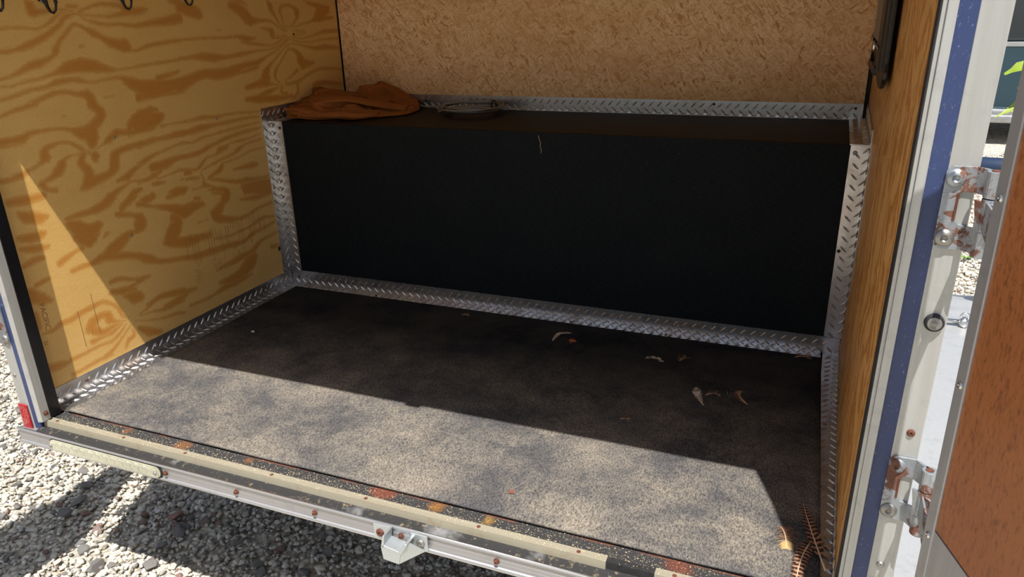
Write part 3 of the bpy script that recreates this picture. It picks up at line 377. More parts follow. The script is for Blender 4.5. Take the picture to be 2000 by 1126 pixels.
def left_wall():
    y0, y1, z0, z1, st = -D, .424, 0.0, 1.05, .0032
    ny, nz = int((y1 - y0) / st), int((z1 - z0) / st)
    ys = np.linspace(y0, y1, ny + 1); zs = np.linspace(z0, z1, nz + 1)
    Y, Z = np.meshgrid(ys, zs, indexing='ij')
    F = np.full(Y.shape, -.02)
    for row in BANDS:
        a = np.array(row, float).reshape(-1, 4) / 1000
        l, r = a[:, :2], a[:, 2:]
        poly = np.concatenate([l, r[::-1]])
        # cut the band into quads so that bends never cancel out
        for i in range(len(a) - 1):
            q = np.array([l[i], l[i + 1], r[i + 1], r[i]])
            lo, hi = q.min(0) - .012, q.max(0) + .012
            i0, i1 = np.searchsorted(ys, lo[0]), np.searchsorted(ys, hi[0]); j0, j1 = np.searchsorted(zs, lo[1]), np.searchsorted(zs, hi[1])
            if i0 >= i1 or j0 >= j1: continue
            yy, zz = Y[i0:i1, j0:j1], Z[i0:i1, j0:j1]
            c1, c2 = (l[i] + r[i]) / 2, (l[i + 1] + r[i + 1]) / 2
            h1, h2 = np.linalg.norm(l[i] - r[i]) / 2, np.linalg.norm(l[i + 1] - r[i + 1]) / 2
            ax = c2 - c1; L2 = ax @ ax + 1e-12
            # oblique strip coordinates: along the axis and along the rungs
            wv_ = (l[i] - r[i]) / (2 * h1 + 1e-9) + (l[i + 1] - r[i + 1]) / (2 * h2 + 1e-9); wv_ /= np.linalg.norm(wv_) + 1e-9
            den = ax[0] * wv_[1] - ax[1] * wv_[0]
            if abs(den) < 1e-9: continue
            dy, dz = yy - c1[0], zz - c1[1]
            t_ = np.clip((dy * wv_[1] - dz * wv_[0]) / den, 0, 1)
            h = h1 + (h2 - h1) * t_
            px, pz = dy - ax[0] * t_, dz - ax[1] * t_
            al = px * wv_[0] + pz * wv_[1]
            pe = np.sqrt(np.maximum(px * px + pz * pz - al * al, 0))
            sinr = abs(den) / math.sqrt(L2)
            d = h * max(sinr, .35) - np.sqrt((al * max(sinr, .35)) ** 2 + pe ** 2)
            F[i0:i1, j0:j1] = np.maximum(F[i0:i1, j0:j1], d)
    nv = (ny + 1) * (nz + 1)
    co = np.stack([np.zeros(nv), Y.ravel(), Z.ravel()], 1)
    idx = np.arange(nv).reshape(ny + 1, nz + 1)
    q = np.stack([idx[:-1, :-1], idx[1:, :-1], idx[1:, 1:], idx[:-1, 1:]], -1).reshape(-1, 4)
    # the sheet's thickness: back and edges
    back = np.array([(-.012, y0, z0), (-.012, y1, z0), (-.012, y1, z1), (-.012, y0, z1)]); b = nv
    co = np.concatenate([co, back]); c4 = [idx[0, 0], idx[-1, 0], idx[-1, -1], idx[0, -1]]
    extra = [[b, b + 1, b + 2, b + 3]] + [[c4[i], c4[(i + 1) % 4], b + (i + 1) % 4, b + i] for i in range(4)]
    me = bpy.data.meshes.new('wall_left')
    faces = np.concatenate([q, np.array(extra)])
    me.vertices.add(len(co)); me.vertices.foreach_set('co', co.ravel())
    me.loops.add(faces.size); me.loops.foreach_set('vertex_index', faces.ravel().astype(np.int32))
    me.polygons.add(len(faces)); me.polygons.foreach_set('loop_start', np.arange(0, faces.size, 4, dtype=np.int32))
    me.update(calc_edges=True); me.validate()
    at = me.attributes.new('grain', 'FLOAT', 'POINT')
    at.data.foreach_set('value', np.concatenate([F.ravel(), np.full(4, -.02)]).astype(np.float32))
    return tag(link('wall_left', me, M['fir_plywood']), kind='structure')
wall_left = left_wall()
# knot hole, plugs and screws on the left sheet, and its mill stamp
for y, z, r in ((.171, .808, .004),):
    b = BM(); lathe(b, (-.0006, y, z), (1, 0, 0), [(0, r), (.001, r), (.0012, r * .5), (.0012, 0)], 9); obj('knot', b, M['ink'], wall_left)
def screw(parent, P, N, r=.0045, m='rust', name='screw', h=.0022, seg=10):
    b = BM(); lathe(b, P, N, [(-.001, r), (h * .4, r), (h, r * .62), (h, r * .3), (h * .45, r * .22), (h * .45, 0)], seg)
    return obj(name, b, M[m], parent, True)
def hexscrew(parent, P, N, r=.0055, m='rust', name='screw'):
    b = BM(); lathe(b, P, N, [(-.001, r * 1.45), (.0012, r * 1.45), (.0016, r)], 14)
    lathe(b, Vector(P) + Vector(N).normalized() * .0012, N, [(0, r), (.0045, r), (.0052, r * .8), (.0052, r * .45), (.003, r * .4), (.003, 0)], 6)
    return obj(name, b, M[m], parent)
for y, z in [(-0.588, 0.598), (-0.601, 0.346), (-0.233, 0.593)]:
    screw(wall_left, (0, y, z), (1, 0, 0), .0035, 'dull_metal')
def text(parent, s, size, loc, rot, m='ink', name='mill_stamp', ext=.00012):
    cu = bpy.data.curves.new(name, 'FONT'); cu.body = s; cu.size = size; cu.extrude = ext; cu.align_x = 'LEFT'
    o = bpy.data.objects.new(name, cu); C.objects.link(o); o.location = loc; o.rotation_euler = rot; cu.materials.append(M[m]); o.parent = parent
    return o
text(wall_left, 'PACIFIC', .019, (.0006, -.887, .262), (0, PI / 2, 0), 'ink_faint')
text(wall_left, '22', .012, (.0006, -.899, .172), (0, PI / 2, 0), 'ink_faint')
b = BM(); r_ = random.Random(3)
for k in range(30):                                        # the stamp's rows of thin upright strokes
    y = -.43 + k * .0105 + r_.uniform(-.002, .002); zt = .285 - (y + .43) * .02 + r_.uniform(-.012, .012); ln = r_.choice((.02, .035, .06, .09))
    if k % 9 == 5: continue
    box(b, .0002, .0005, y, y + .0011, zt - ln, zt)
for (y0, z0_) in ((-.415, .18), (-.335, .19), (-.25, .21), (-.18, .235), (-.12, .25)):
    for i in range(3):
        for j in range(5):
            if r_.random() < .35: continue
            yy = y0 + i * .009; zz = z0_ - j * .009
            box(b, .0002, .0005, yy, yy + r_.uniform(.002, .006), zz, zz + .0014); box(b, .0002, .0005, yy, yy + .0012, zz, zz + .006)
for (y0, z1_, z0_) in ((-.80, .21, .115), (-.755, .24, .135), (-.775, .15, .14)):
    box(b, .0002, .0005, y0, y0 + .0012, z0_, z1_)
tag(obj('mill_stamp', b, M['ink_faint'], wall_left), 'faint rows of inked mill stamp strokes', kind='stuff')

bw = BM(); box(bw, .006, 1.745, S + .003, S + .014, .5, 1.05)
tag(obj('wall_back', bw, M['strand_board']), kind='structure')
b = BM(); box(b, -.02, 1.775, S + .016, S + .03, 0, 1.06); tag(obj('trim_1', b, M['black_rubber']), kind='structure')
wr = BM()
hexa(wr, [(rx(-D - .02, 0), -D - .02, 0), (1.80, -D - .02, 0), (1.80, S, 0), (rx(S, 0), S, 0), (rx(-D - .02, 1.05) + .004, -D - .02, 1.05), (1.80, -D - .02, 1.05), (1.80, S, 1.05), (rx(S, 1.05), S, 1.05)])
wall_right = tag(obj('wall_right', wr, M['flame_plywood']), kind='structure')
# outer skins and floor frame, roof
b = BM(); box(b, -.034, -.026, -.96, .48, -.06, 1.09); tag(obj('wall_outer_left', b, M['white_skin']), kind='structure')
b = BM(); box(b, 1.802, 1.81, -.96, .48, -.06, 1.09); tag(obj('wall_outer_right', b, M['white_skin']), kind='structure')
b = BM()
for y in (-.93, -.45, .05, .40): box(b, -.02, 1.79, y, y + .04, -.10, -.047)
tag(obj('trim_2', b, M['black_paint']), kind='structure')
b = BM(); box(b, -.04, 1.815, -.985, -.925, .95, 1.09); hd_ = tag(obj('trim_3', b, M['post_aluminium']), kind='structure')
b = BM(); box(b, .955, .992, -.985, -.965, .925, .9495); obj('latch_catch', b, M['galvanized'], hd_)
b = BM(); prism(b, [(1.738, -.96, .9495), (1.700, -.96, .9495), (1.738, -.96, .915)], (0, .02, 0)); obj('corner_gusset', b, M['post_aluminium'], hd_)

# ------------------------------------------------------------------ tread plate angle trims
def lozenge(bm, c, d, s, n, L=.0240, w=.0050, h=.0021):
    """raised diamond bar: c centre, d long axis, s across, n out"""
    P = [c - d * L / 2, c - d * L * .22 + s * w / 2, c + d * L * .22 + s * w / 2, c + d * L / 2, c + d * L * .22 - s * w / 2, c - d * L * .22 - s * w / 2]
    T = [c - d * L * .26 + n * h, c + n * h * 1.15, c + d * L * .26 + n * h]
    v = [bm.verts.new(p) for p in P]; t = [bm.verts.new(p) for p in T]
    for f in ((v[0], v[1], t[0]), (v[1], t[1], t[0]), (v[1], v[2], t[1]), (v[2], t[2], t[1]), (v[2], v[3], t[2]), (v[3], v[4], t[2]), (v[4], t[1], t[2]), (v[4], v[5], t[1]), (v[5], t[0], t[1]), (v[5], v[0], t[0])):
        bm.faces.new(f)
def wing(bm, P, U, V, N, th=.0016, pitch=.0262, phase=0):
    """flat wing of an angle: P corner on the crease, U along (full length), V across (full width), N out of the metal"""
    P, U, V, N = Vector(P), Vector(U), Vector(V), Vector(N).normalized()
    obox(bm, P, U, V, N * th)
    L, Wd = U.length, V.length; u, v = U.normalized(), V.normalized()
    nu = int(L / pitch); pv = .0195
    for i in range(nu):
        for j in range(int(Wd / pv + .35)):
            a = (i + (.30 if j % 2 else .78)) * pitch; c_ = (j + .48) * pv
            sgn = 1 if (j + phase) % 2 else -1
            d = (u + v * sgn).normalized(); s = N.cross(d).normalized()
            if c_ + .0092 > Wd: c_ = Wd - .0093
            lozenge(bm, P + u * a + v * c_ + N * th, d, s, N)
def angle(name, wings):
    b = BM()
    for i, w in enumerate(wings): wing(b, *w, phase=i)
    return tag(obj(name, b, M['tread_plate']), kind='structure')
wl_, wf_ = .048, .045
yf = -.905
t_fl = angle('trim_4', [((0, yf, 0), (0, -yf, 0), (0, 0, .049), (1, 0, 0)), ((.0016, yf - .012, 0), (0, -yf + .012, 0), (wf_, 0, 0), (0, 0, 1))])
t_fb = angle('trim_5', [((.003, -.0002, .002), (1.746, 0, 0), (0, 0, .046), (0, -1, 0)), ((.046, -.0016, 0.0003), (1.66, 0, 0), (0, -wf_, 0), (0, 0, 1))])
t_fr = angle('trim_6', [((rx(-.93), -.93, 0), (rx(0) - rx(-.93), .93, 0), (0, 0, .047), (-1, 0, 0)), ((rx(-.93), -.93, .0003), (rx(0) - rx(-.93), .93, 0), (-wf_ + .003, 0, 0), (0, 0, 1))])
t_vl = angle('trim_7', [((0, 0, .049), (0, 0, H - .049), (0, -.042, 0), (1, 0, 0)), ((.0016, -.0002, .047), (-.0005, 0, H - .047), (.043, 0, 0), (0, -1, 0))])
t_vr = angle('trim_8', [((rx(0), -.0002, .047), (.003, 0, H - .047), (-wf_, 0, 0), (0, -1, 0)), ((rx(0) - .001, -.001, .047), (.003, 0, H - .047), (-.0006, -.046, 0), (-1, 0, 0))])
t_sl = angle('trim_9', [((0, -.042, H), (0, S + .042, 0), (0, 0, .046), (1, 0, 0)), ((.0016, 0, H + .0002), (0, S, 0), (.04, 0, 0), (0, 0, 1))])
t_sb = angle('trim_10', [((.003, S, H), (1.742, 0, 0), (0, 0, .043), (0, -1, 0)), ((.042, S, H + .0003), (1.67, 0, 0), (0, -.022, 0), (0, 0, 1))])
t_sr = angle('trim_11', [((rx(-.04), -.042, H), (rx(S) - rx(-.04), S + .042, 0), (0, 0, .043), (-1, 0, 0)), ((rx(0), 0, H + .0002), (rx(S) - rx(0), S, 0), (-.045, 0, 0), (0, 0, 1))])
# the screws that hold the angles
for y in (-.82, -.60, -.41, -.26, -.14): screw(t_fl, (.0016, y, .030), (1, 0, 0), .005, 'polished_steel' if y == -.60 else 'rust')
for x in (.03, .22, .42, .61, .80, .98, 1.15, 1.33, 1.50, 1.69): screw(t_fb, (x, -.0018, .024), (0, -1, 0), .0042, 'rust' if x < .1 else 'dull_metal')
for x in (.35, .79, 1.02, 1.30, 1.52): screw(t_fb, (x, -.024, .0018), (0, 0, 1), .0042, 'rust')
for y in (-.16, -.38, -.62, -.79): screw(t_fr, (1.722, y, .002), (0, 0, 1), .004, 'dull_metal')
screw(t_vl, (.034, -.0018, .532), (0, -1, 0), .005, 'rust'); screw(t_vl, (.033, -.0018, .38), (0, -1, 0), .0045, 'dull_metal'); screw(t_vl, (.0016, -.03, .34), (1, 0, 0), .0045, 'dull_metal')
screw(t_vr, (1.722, -.0018, .532), (0, -1, 0), .0055, 'dull_metal'); screw(t_vr, (1.716, -.0018, .285), (0, -1, 0), .0045, 'black_iron')
screw(t_sl, (.0016, -.03, .585), (1, 0, 0), .005, 'polished_steel'); screw(t_sl, (.0016, .19, .577), (1, 0, 0), .005, 'dull_metal')
screw(t_sb, (1.725, S - .0016, .58), (0, -1, 0), .004, 'black_iron'); screw(t_sb, (1.33, S - .0016, .583), (0, -1, 0), .004, 'black_iron'); screw(t_sb, (.75, S - .0016, .583), (0, -1, 0), .004, 'dull_metal')
b = BM(); box(b, .0002, .0022, -.052, -.044, .13, .143); obj('knot', b, M['ink'], wall_left)

# ------------------------------------------------------------------ raised platform: black front sheet and brown-black top
pf = empty('raised_platform', (.875, .2, 0), 'long black painted raised platform across the back of the trailer, holding the canvas', 'platform')
b = BM(); box(b, .002, rx(0) - .001, .0005, .0125, .0, H - .001); obj('front_panel', b, M['black_panel'], pf)
b = BM(); box(b, .002, rx(.2) - .002, .0130, S - .001, H - .013, H - .0005); obj('top_panel', b, M['brown_black_top'], pf)
b = BM()
r_ = random.Random(5); p = Vector((.916, -.0004, .542)); pts = []
for k in range(14): pts.append(p.copy()); p += Vector((r_.uniform(-.0022, .0020), 0, -.0038))
tube(b, pts, .0005, 5); tag(obj('thread', b, M['sand']), 'frayed pale thread hanging on the front of the black platform', 'thread')

# ------------------------------------------------------------------ deck mat
mt = BM(); nx, ny = 110, 60; gv = []
x0a, x1a = .0475, 1.7075
for j in range(ny + 1):
    row = []
    for i in range(nx + 1):
        u, v = i / nx, j / ny; y = -.917 + v * (.917 - .046)
        xl = x0a; xr = 1.7075 - .0 * (1 - v) + (-.012) * (1 - v) * -1.2
        x = xl + (xr - xl) * u
        e = 0
        if j == 0: e = .0018 * noise.noise((x * 7, 0, 0)) - .0006
        z = .0016 + .0010 * noise.noise((x * 5, y * 5, 1)) * (1 if 0 < j < ny else 0)
        row.append(mt.verts.new((x, y + e, min(z, .0026))))
    gv.append(row)
for j in range(ny):
    for i in range(nx): mt.faces.new([gv[j][i], gv[j][i + 1], gv[j + 1][i + 1], gv[j + 1][i]])
mat_o = obj('deck_mat', mt, M['dusty_mat'], smooth=True)
sol = mat_o.modifiers.new('thickness', 'SOLIDIFY'); sol.thickness = .006; sol.offset = -1
tag(mat_o, 'dusty black pebbled rubber mat covering the trailer deck', 'mat')

# ------------------------------------------------------------------ rear posts
def post(name, pts, m): b = BM(); prism(b, pts, (0, 0, 0)); return b
lp = BM(); z0p, z1p = -.012, 1.09
box(lp, -.033, -.002, -.972, -.955, -.045, z1p); box(lp, -.033, .022, -.962, -.930, -.03, z1p)
trl = tag(obj('trim_12', lp, M['post_aluminium'], bevel=.0012), kind='structure')
b = BM(); box(b, -.003, .021, -.9705, -.961, -.045, z1p); obj('blue_stripe', b, M['blue_paint'], trl)
b = BM(); prism(b, [(.019, -.975, .003), (.026, -.979, .003), (.036, -.975, .003), (.036, -.9535, .003), (.019, -.9535, .003)], (0, 0, z1p)); obj('inner_angle', b, M['post_aluminium'], trl, bevel=.001)
b = BM(); box(b, -.001, .0352, -.9530, -.9255, .003, .96); obj('black_jamb', b, M['black_paint'], trl, bevel=.0008)
hexscrew(trl, (.036, -.963, .022), (1, 0, 0), .004); screw(trl, (-.021, -.972, .116), (0, -1, 0), .0045, 'dull_metal'); screw(trl, (-.021, -.972, .60), (0, -1, 0), .0045, 'dull_metal')
# right post, leaning like the wall
def px_(x, z): return x + .0115 * (z - .45)
def slab(b, xa, xb, ya, yb, za, zb):
    hexa(b, [(px_(xa, za), ya, za), (px_(xb, za), ya, za), (px_(xb, za), yb, za), (px_(xa, za), yb, za), (px_(xa, zb), ya, zb), (px_(xb, zb), ya, zb), (px_(xb, zb), yb, zb), (px_(xa, zb), yb, zb)])
b = BM(); slab(b, 1.779, 1.811, -.9715, -.955, -.045, z1p); slab(b, 1.752, 1.812, -.962, -.93, -.03, z1p)
trr = tag(obj('trim_13', b, M['post_aluminium'], bevel=.0012), kind='structure')
b = BM(); slab(b, 1.758, 1.7792, -.9705, -.961, -.045, z1p); obj('blue_stripe', b, M['blue_paint'], trr)
b = BM(); slab(b, 1.7425, 1.7478, -.974, -.94, .003, z1p); slab(b, 1.7475, 1.7582, -.9775, -.955, .003, z1p); obj('inner_angle', b, M['post_aluminium'], trr, bevel=.0012)
b = BM(); slab(b, 1.7408, 1.7425, -.972, -.945, .003, z1p); obj('black_seal', b, M['black_rubber'], trr)
def on_post(x, z): return (px_(x, z), -.9718, z)
for x, z, m in ((1.797, .346, 'rust'), (1.793, .127, 'dull_metal')): screw(trr, on_post(x, z), (0, -1, 0), .0052, m, h=.003)
b = BM(); lathe(b, on_post(1.797, .506), (0, -1, 0), [(0, .0115), (.004, .0115), (.0055, .0100), (.0053, .0082)], 24); bump_ = obj('rubber_bumper', b, M['black_rubber'], trr, True)
b = BM(); lathe(b, Vector(on_post(1.797, .506)) + Vector((0, -.003, 0)), (0, -1, 0), [(0, .0084), (.004, .0084), (.0052, .0074), (.0035, .0052), (.003, .003), (.005, .0026), (.005, 0)], 20); obj('bumper_cap', b, M['dull_metal'], bump_, True)

# ------------------------------------------------------------------ sill along the back edge of the deck
sl = empty('trim_14', (.875, -.99, 0), kind='structure')
x0s, x1s = -.036, 1.812
b = BM(); box(b, .036, 1.742, -.950, -.9185, -.004, .0006); obj('deck_edge_strip', b, M['rusty_strip'], sl)
def sill_profile(name, prof, xa, xb, m, bev=0):
    b = BM(); prism(b, [(xa, y, z) for y, z in prof], (xb - xa, 0, 0)); return obj(name, b, M[m], sl, bevel=bev)
sill_profile('top_angle', [(-.9485, -.003), (-.9485, .0018), (-.9640, .0018), (-.9665, -.0155), (-.9620, -.0165), (-.9600, -.003)], .024, 1.385, 'sill_angle')
sill_profile('top_angle', [(-.9485, -.003), (-.9485, .0018), (-.9640, .0018), (-.9665, -.0155), (-.9620, -.0165), (-.9600, -.003)], 1.468, 1.742, 'sill_angle')
sill_profile('joint_plate', [(-.9485, -.004), (-.9485, .0004), (-.9620, .0004), (-.9640, -.0155), (-.9600, -.0165)], 1.385, 1.468, 'black_rubber')
sill_profile('gasket', [(-.9600, -.017), (-.9640, -.0130), (-.9780, -.0145), (-.9880, -.0160), (-.9880, -.022), (-.9600, -.022)], .02, 1.742, 'dirty_rubber')
sill_profile('rail', [(-.958, -.022), (-.9865, -.0205), (-.9875, -.0150), (-.9905, -.0138), (-.9935, -.0150), (-.9938, -.0185), (-.9905, -.0205),
    (-.9905, -.0285), (-.9899, -.0290), (-.9905, -.0295), (-.9905, -.0375), (-.9899, -.0380), (-.9905, -.0385), (-.9905, -.0460), (-.9932, -.0475), (-.9945, -.0505), (-.9932, -.0540), (-.9895, -.0550), (-.958, -.0550)], x0s, x1s, 'sill_aluminium')
for y_, z_, r_q in ((-.9903, -.0150, .0021), (-.9918, -.0190, .0012), (-.9915, -.0480, .0013), (-.9925, -.0515, .0022)):
    b = BM(); tube(b, [(x0s, y_, z_), (x1s, y_, z_)], r_q, 8); obj('ridge', b, M['polished_steel'], sl, True)
for x in (.072, .421, .612, .806, 1.000, 1.194, 1.39, 1.58): hexscrew(sl, (x, -.9903, -.0335), (0, -1, 0), .0040)
for x in (.060, .27, .45, .68, .905, 1.145, 1.335, 1.50, 1.62): screw(sl, (x, -.957, .0018), (0, 0, 1), .0038, 'rust', h=.0016)

# red reflector and clear marker lamp
b = BM(); prism(b, [(-.0345, -.9725, -.030), (-.0345, -.9725, .040), (-.0060, -.9725, .040), (-.0060, -.9725, -.030)], (0, -.0045, 0))
rf = obj('reflector', b, M['red_reflector'], bevel=.0015); tag(rf, 'small red rectangular reflector low on the left rear post', 'reflector')
def stadium(bm, xa, xb, zc, r, y, th, n=10):
    pts = [(xa + r - r * math.sin(a), y, zc + r * math.cos(a)) for a in [PI * i / n for i in range(n + 1)]] + [(xb - r + r * math.sin(a), y, zc - r * math.cos(a)) for a in [PI * i / n for i in range(n + 1)]]
    prism(bm, pts, (0, th, 0))
ml = empty('marker_lamp', (.245, -.99, -.036), 'long clear lensed marker lamp with rounded ends at the left of the sill rail', 'lamp')
b = BM(); stadium(b, .070, .412, -.0345, .0155, -.9908, -.0035); obj('housing', b, M['black_rubber'], ml)
b = BM(); stadium(b, .073, .409, -.0345, .0135, -.9944, -.0012); obj('backing', b, M['lens_back'], ml)
for k in range(12):
    x = .103 + k * .0235
    b = BM(); lathe(b, (x, -.9957, -.0345), (0, -1, 0), [(0, .0098), (.0022, .0100), (.0022, .0080), (.0010, .0062), (.0006, .0030), (.0022, .0022), (.0022, 0)], 14); obj('lamp_cup', b, M['lamp_reflector'], ml, True)
b = BM(); stadium(b, .074, .408, -.0345, .013, -.9990, -.0012); obj('lens', b, M['clear_lens'], ml, bevel=.0006)
for x in (.081, .399): screw(ml, (x, -1.0004, -.0345), (0, -1, 0), .0045, 'dull_metal')

# galvanised keeper bracket under the rail
kb = empty('keeper_bracket', (1.0, -.995, -.03), 'galvanized steel door keeper bracket bolted to the middle of the sill rail', 'bracket')
b = BM()
Yk = -.9955
prism(b, [(.946, Yk, -.0135), (.982, Yk, -.0125), (.982, Yk, -.046), (.947, Yk, -.046)], (0, -.004, 0))
prism(b, [(1.026, Yk, -.0125), (1.060, Yk, -.0135), (1.060, Yk, -.046), (1.028, Yk, -.046)], (0, -.004, 0))
prism(b, [(.977, Yk, -.036), (.982, Yk, -.0125), (.986, Yk, -.0125), (.982, Yk, -.040)], (0, -.030, 0))
prism(b, [(.977, Yk, -.036), (.982, Yk, -.034), (1.014, Yk, -.040), (1.028, Yk, -.018), (1.033, Yk, -.020), (1.018, Yk, -.046), (.977, Yk, -.041)], (0, -.030, 0))
prism(b, [(.976, Yk - .026, -.0375), (1.018, Yk - .026, -.043), (1.012, Yk - .026, -.069), (.979, Yk - .026, -.066)], (0, -.004, 0))
prism(b, [(1.018, Yk - .026, -.043), (1.034, Yk - .020, -.020), (1.056, Yk - .002, -.046), (1.012, Yk - .026, -.069)], (0, -.003, 0))
obj('plate', b, M['galvanized'], kb, bevel=.0008)
for x, m in ((.960, 'rust'), (1.046, 'dull_metal')):
    b = BM(); lathe(b, (x, Yk - .004, -.031), (0, -1, 0), [(0, .0085), (.0015, .0083), (.0035, .006), (.0042, .0025), (.003, .0022), (.003, 0)], 18); obj('bolt', b, M[m], kb, True)
# ------------------------------------------------------------------ rear doors, swung open
def bar_frame(A, d):
    """local frame of a door: along d from hinge edge, z up, n = inner face normal"""
    A = Vector(A); d = Vector(d).normalized(); return A, d
def door(name, A, d, n, Ld, zb, wood_z, rivets):
    A, d, n = Vector(A), Vector(d).normalized(), Vector(n).normalized()
    def blk(m_, nm, t0, t1, z0, z1, h0, h1, parent, bev=0):
        b = BM(); P = A + d * t0 + Vector((0, 0, z0)) + n * h0
        obox(b, P, d * (t1 - t0), Vector((0, 0, z1 - z0)), n * (h1 - h0)); return obj(nm, b, M[m_], parent, bevel=bev)
    dr = empty(name, (A.x, A.y, zb), kind='structure')
    zt = 1.03
    blk('white_skin', 'outer_skin', .002, Ld - .002, zb, zt, -.040, -.038, dr)
    blk('luan', 'wood_panel', .0185, Ld - .022, wood_z, zt - .02, -.004, -.0012, dr)
    blk('door_channel', 'kick_plate', .0185, Ld - .022, zb + .01, wood_z - .0015, -.004, -.0004, dr)
    for t0, t1, nm in ((0, .0185, 'hinge_channel'), (Ld - .0216, Ld, 'closing_channel')): blk('door_channel', nm, t0, t1, zb, zt, -.040, .0012, dr, .0012)
    blk('door_channel', 'bottom_channel', .0216, Ld - .0216, zb, zb + .022, -.040, .0012, dr); blk('door_channel', 'top_channel', .0216, Ld - .0216, zt - .022, zt, -.040, .0012, dr)
    for z in rivets: screw(dr, A + d * .0105 + n * .0012 + Vector((0, 0, z)), n, .0042, 'polished_steel', 'rivet')
    return dr, blk
dR = Vector((.325, -.945, 0)).normalized(); nR = Vector((-dR.y * -1, 0, 0))
nR = Vector((dR.y, -dR.x, 0)).normalized()          # towards the trailer's middle
AR = Vector((1.8055, -1.120, 0))
door_r, blkR = door('door_1', AR, dR, nR, .86, -.05, .319, (.306, .703, .50, .90))
dL = Vector((-.13, -.99, 0)).normalized(); nL = Vector((-dL.y, dL.x, 0)).normalized()
AL = Vector((-.082, -1.035, 0))
door_l, blkL = door('door_2', AL, dL, nL, .86, -.05, .248, (.26, .66))

# hinges: a C-shaped leaf with two barrels bolted to the post, and the door's strap between them
def hinge(parent, fx, z0, sgn, A, d, lean=True):
    """fx(x,z)->x on the post; z0 bottom of the leaf; sgn +1 right post, -1 left post"""
    h = bpy.data.objects.new('hinge', None)
    yp = -.9722; Hh = .100
    X = lambda u, z: fx(u * sgn, z)
    def P(u, z, y=yp): return (X(u, z), y, z)
    b = BM()
    out = [(-.002, .006), (.004, 0), (.020, 0), (.030, .004), (.030, .030), (.024, .031), (.0165, .034), (.0150, .042), (.0150, .060), (.0165, .067), (.024, .070), (.030, .070), (.030, .098), (.020, .100), (.004, .100), (-.002, .094)]
    bot = [(-.002, .006), (.004, 0), (.020, 0), (.030, .000), (.030, .030), (.020, .031), (.0150, .036), (-.002, .036)]
    top = [(-.002, .068), (.0150, .068), (.020, .071), (.030, .070), (.030, .100), (.004, .100), (-.002, .094)]
    mid = [(-.002, .036), (.0135, .036), (.0135, .068), (-.002, .068)]
    for pl in (bot, mid, top): prism(b, [P(u, z0 + z) for u, z in pl], (0, -.0030, 0))
    # rolled shoulders running out to the barrels
    for za, zb in ((0, .030), (.070, .100)):
        pr = [(.030, -.0030), (.036, -.0060), (.041, -.0130), (.046, -.0190), (.043, -.0215), (.038, -.0160), (.033, -.0085), (.029, -.0030)]
        prism(b, [(X(u, z0 + za), yp + y + .0, z0 + za) for u, y in pr], (X(0, z0 + zb) - X(0, z0 + za), 0, zb - za))
        lathe(b, (X(.0445, z0 + za), yp - .0235, z0 + za), (0, 0, 1), [(0, .0052), (0, .0098), (zb - za, .0098), (zb - za, .0052)], 20)
    leaf = obj('hinge', b, M['rusty_galvanized'], parent, bevel=.0006)
    # rusty rim of the cut-out
    b = BM(); prism(b, [P(.0130, z0 + .036, yp - .0031), P(.0155, z0 + .036, yp - .0031), P(.0155, z0 + .068, yp - .0031), P(.0130, z0 + .068, yp - .0031)], (0, -.0012, 0)); obj('rusty_edge', b, M['rust'], leaf)
    for z, m in ((.086, 'rusty_galvanized'), (.014, 'dull_metal')):
        b = BM(); c = Vector(P(.0085, z0 + z, yp - .003)); lathe(b, c, (0, -1, 0), [(0, .0108), (.0012, .0108), (.0035, .0085), (.0048, .0050), (.0050, .0042), (.0025, .0036), (.0025, 0)], 22); obj('bolt', b, M[m], leaf, True)
    # pin and the door's strap
    b = BM(); lathe(b, (X(.0445, z0), yp - .0235, z0 - .001), (0, 0, 1), [(0, .005), (.102, .005), (.102, .002)], 12); obj('pin', b, M['rust'], leaf)
    b = BM(); c = Vector((X(.0445, z0 + .032), yp - .0235, 0))
    lathe(b, (c.x, c.y, z0 + .0315), (0, 0, 1), [(0, .0054), (0, .0094), (.037, .0094), (.037, .0054)], 18)
    e = Vector((A.x, A.y, 0)) - n_of(d, sgn) * .010 + d * .004
    s0 = c + Vector((-.006 * sgn, -.006, 0)); s1 = e
    w_ = (s1 - s0).normalized(); nn = Vector((-w_.y, w_.x, 0)) * .0028
    prism(b, [s0 + Vector((0, 0, z0 + .034)), s1 + Vector((0, 0, z0 + .028)), s1 + Vector((0, 0, z0 + .072)), s0 + Vector((0, 0, z0 + .066))], nn)
    # bent tongue, hanging down towards the door edge
    k0 = c + Vector((-.016 * sgn, .004, z0 + .066)); 
    prism(b, [k0, k0 + Vector((.020 * sgn, -.020, -.002)), k0 + Vector((.022 * sgn, -.024, -.030)), k0 + Vector((.010 * sgn, -.012, -.052)), k0 + Vector((.004 * sgn, -.004, -.050)), k0 + Vector((.003 * sgn, -.002, -.020))], (.0025, .0025, 0))
    obj('door_strap', b, M['rusty_galvanized'], leaf, bevel=.0005)
    return leaf
def n_of(d, sgn): return Vector((d.y, -d.x, 0)) * sgn
for z0 in (.602, .209): hinge(door_r, lambda u, z: px_(1.780 + u, z), z0, 1, AR, dR)
for z0 in (.196, .600): hinge(door_l, lambda u, z: -.002 + u, z0, -1, AL, dL)

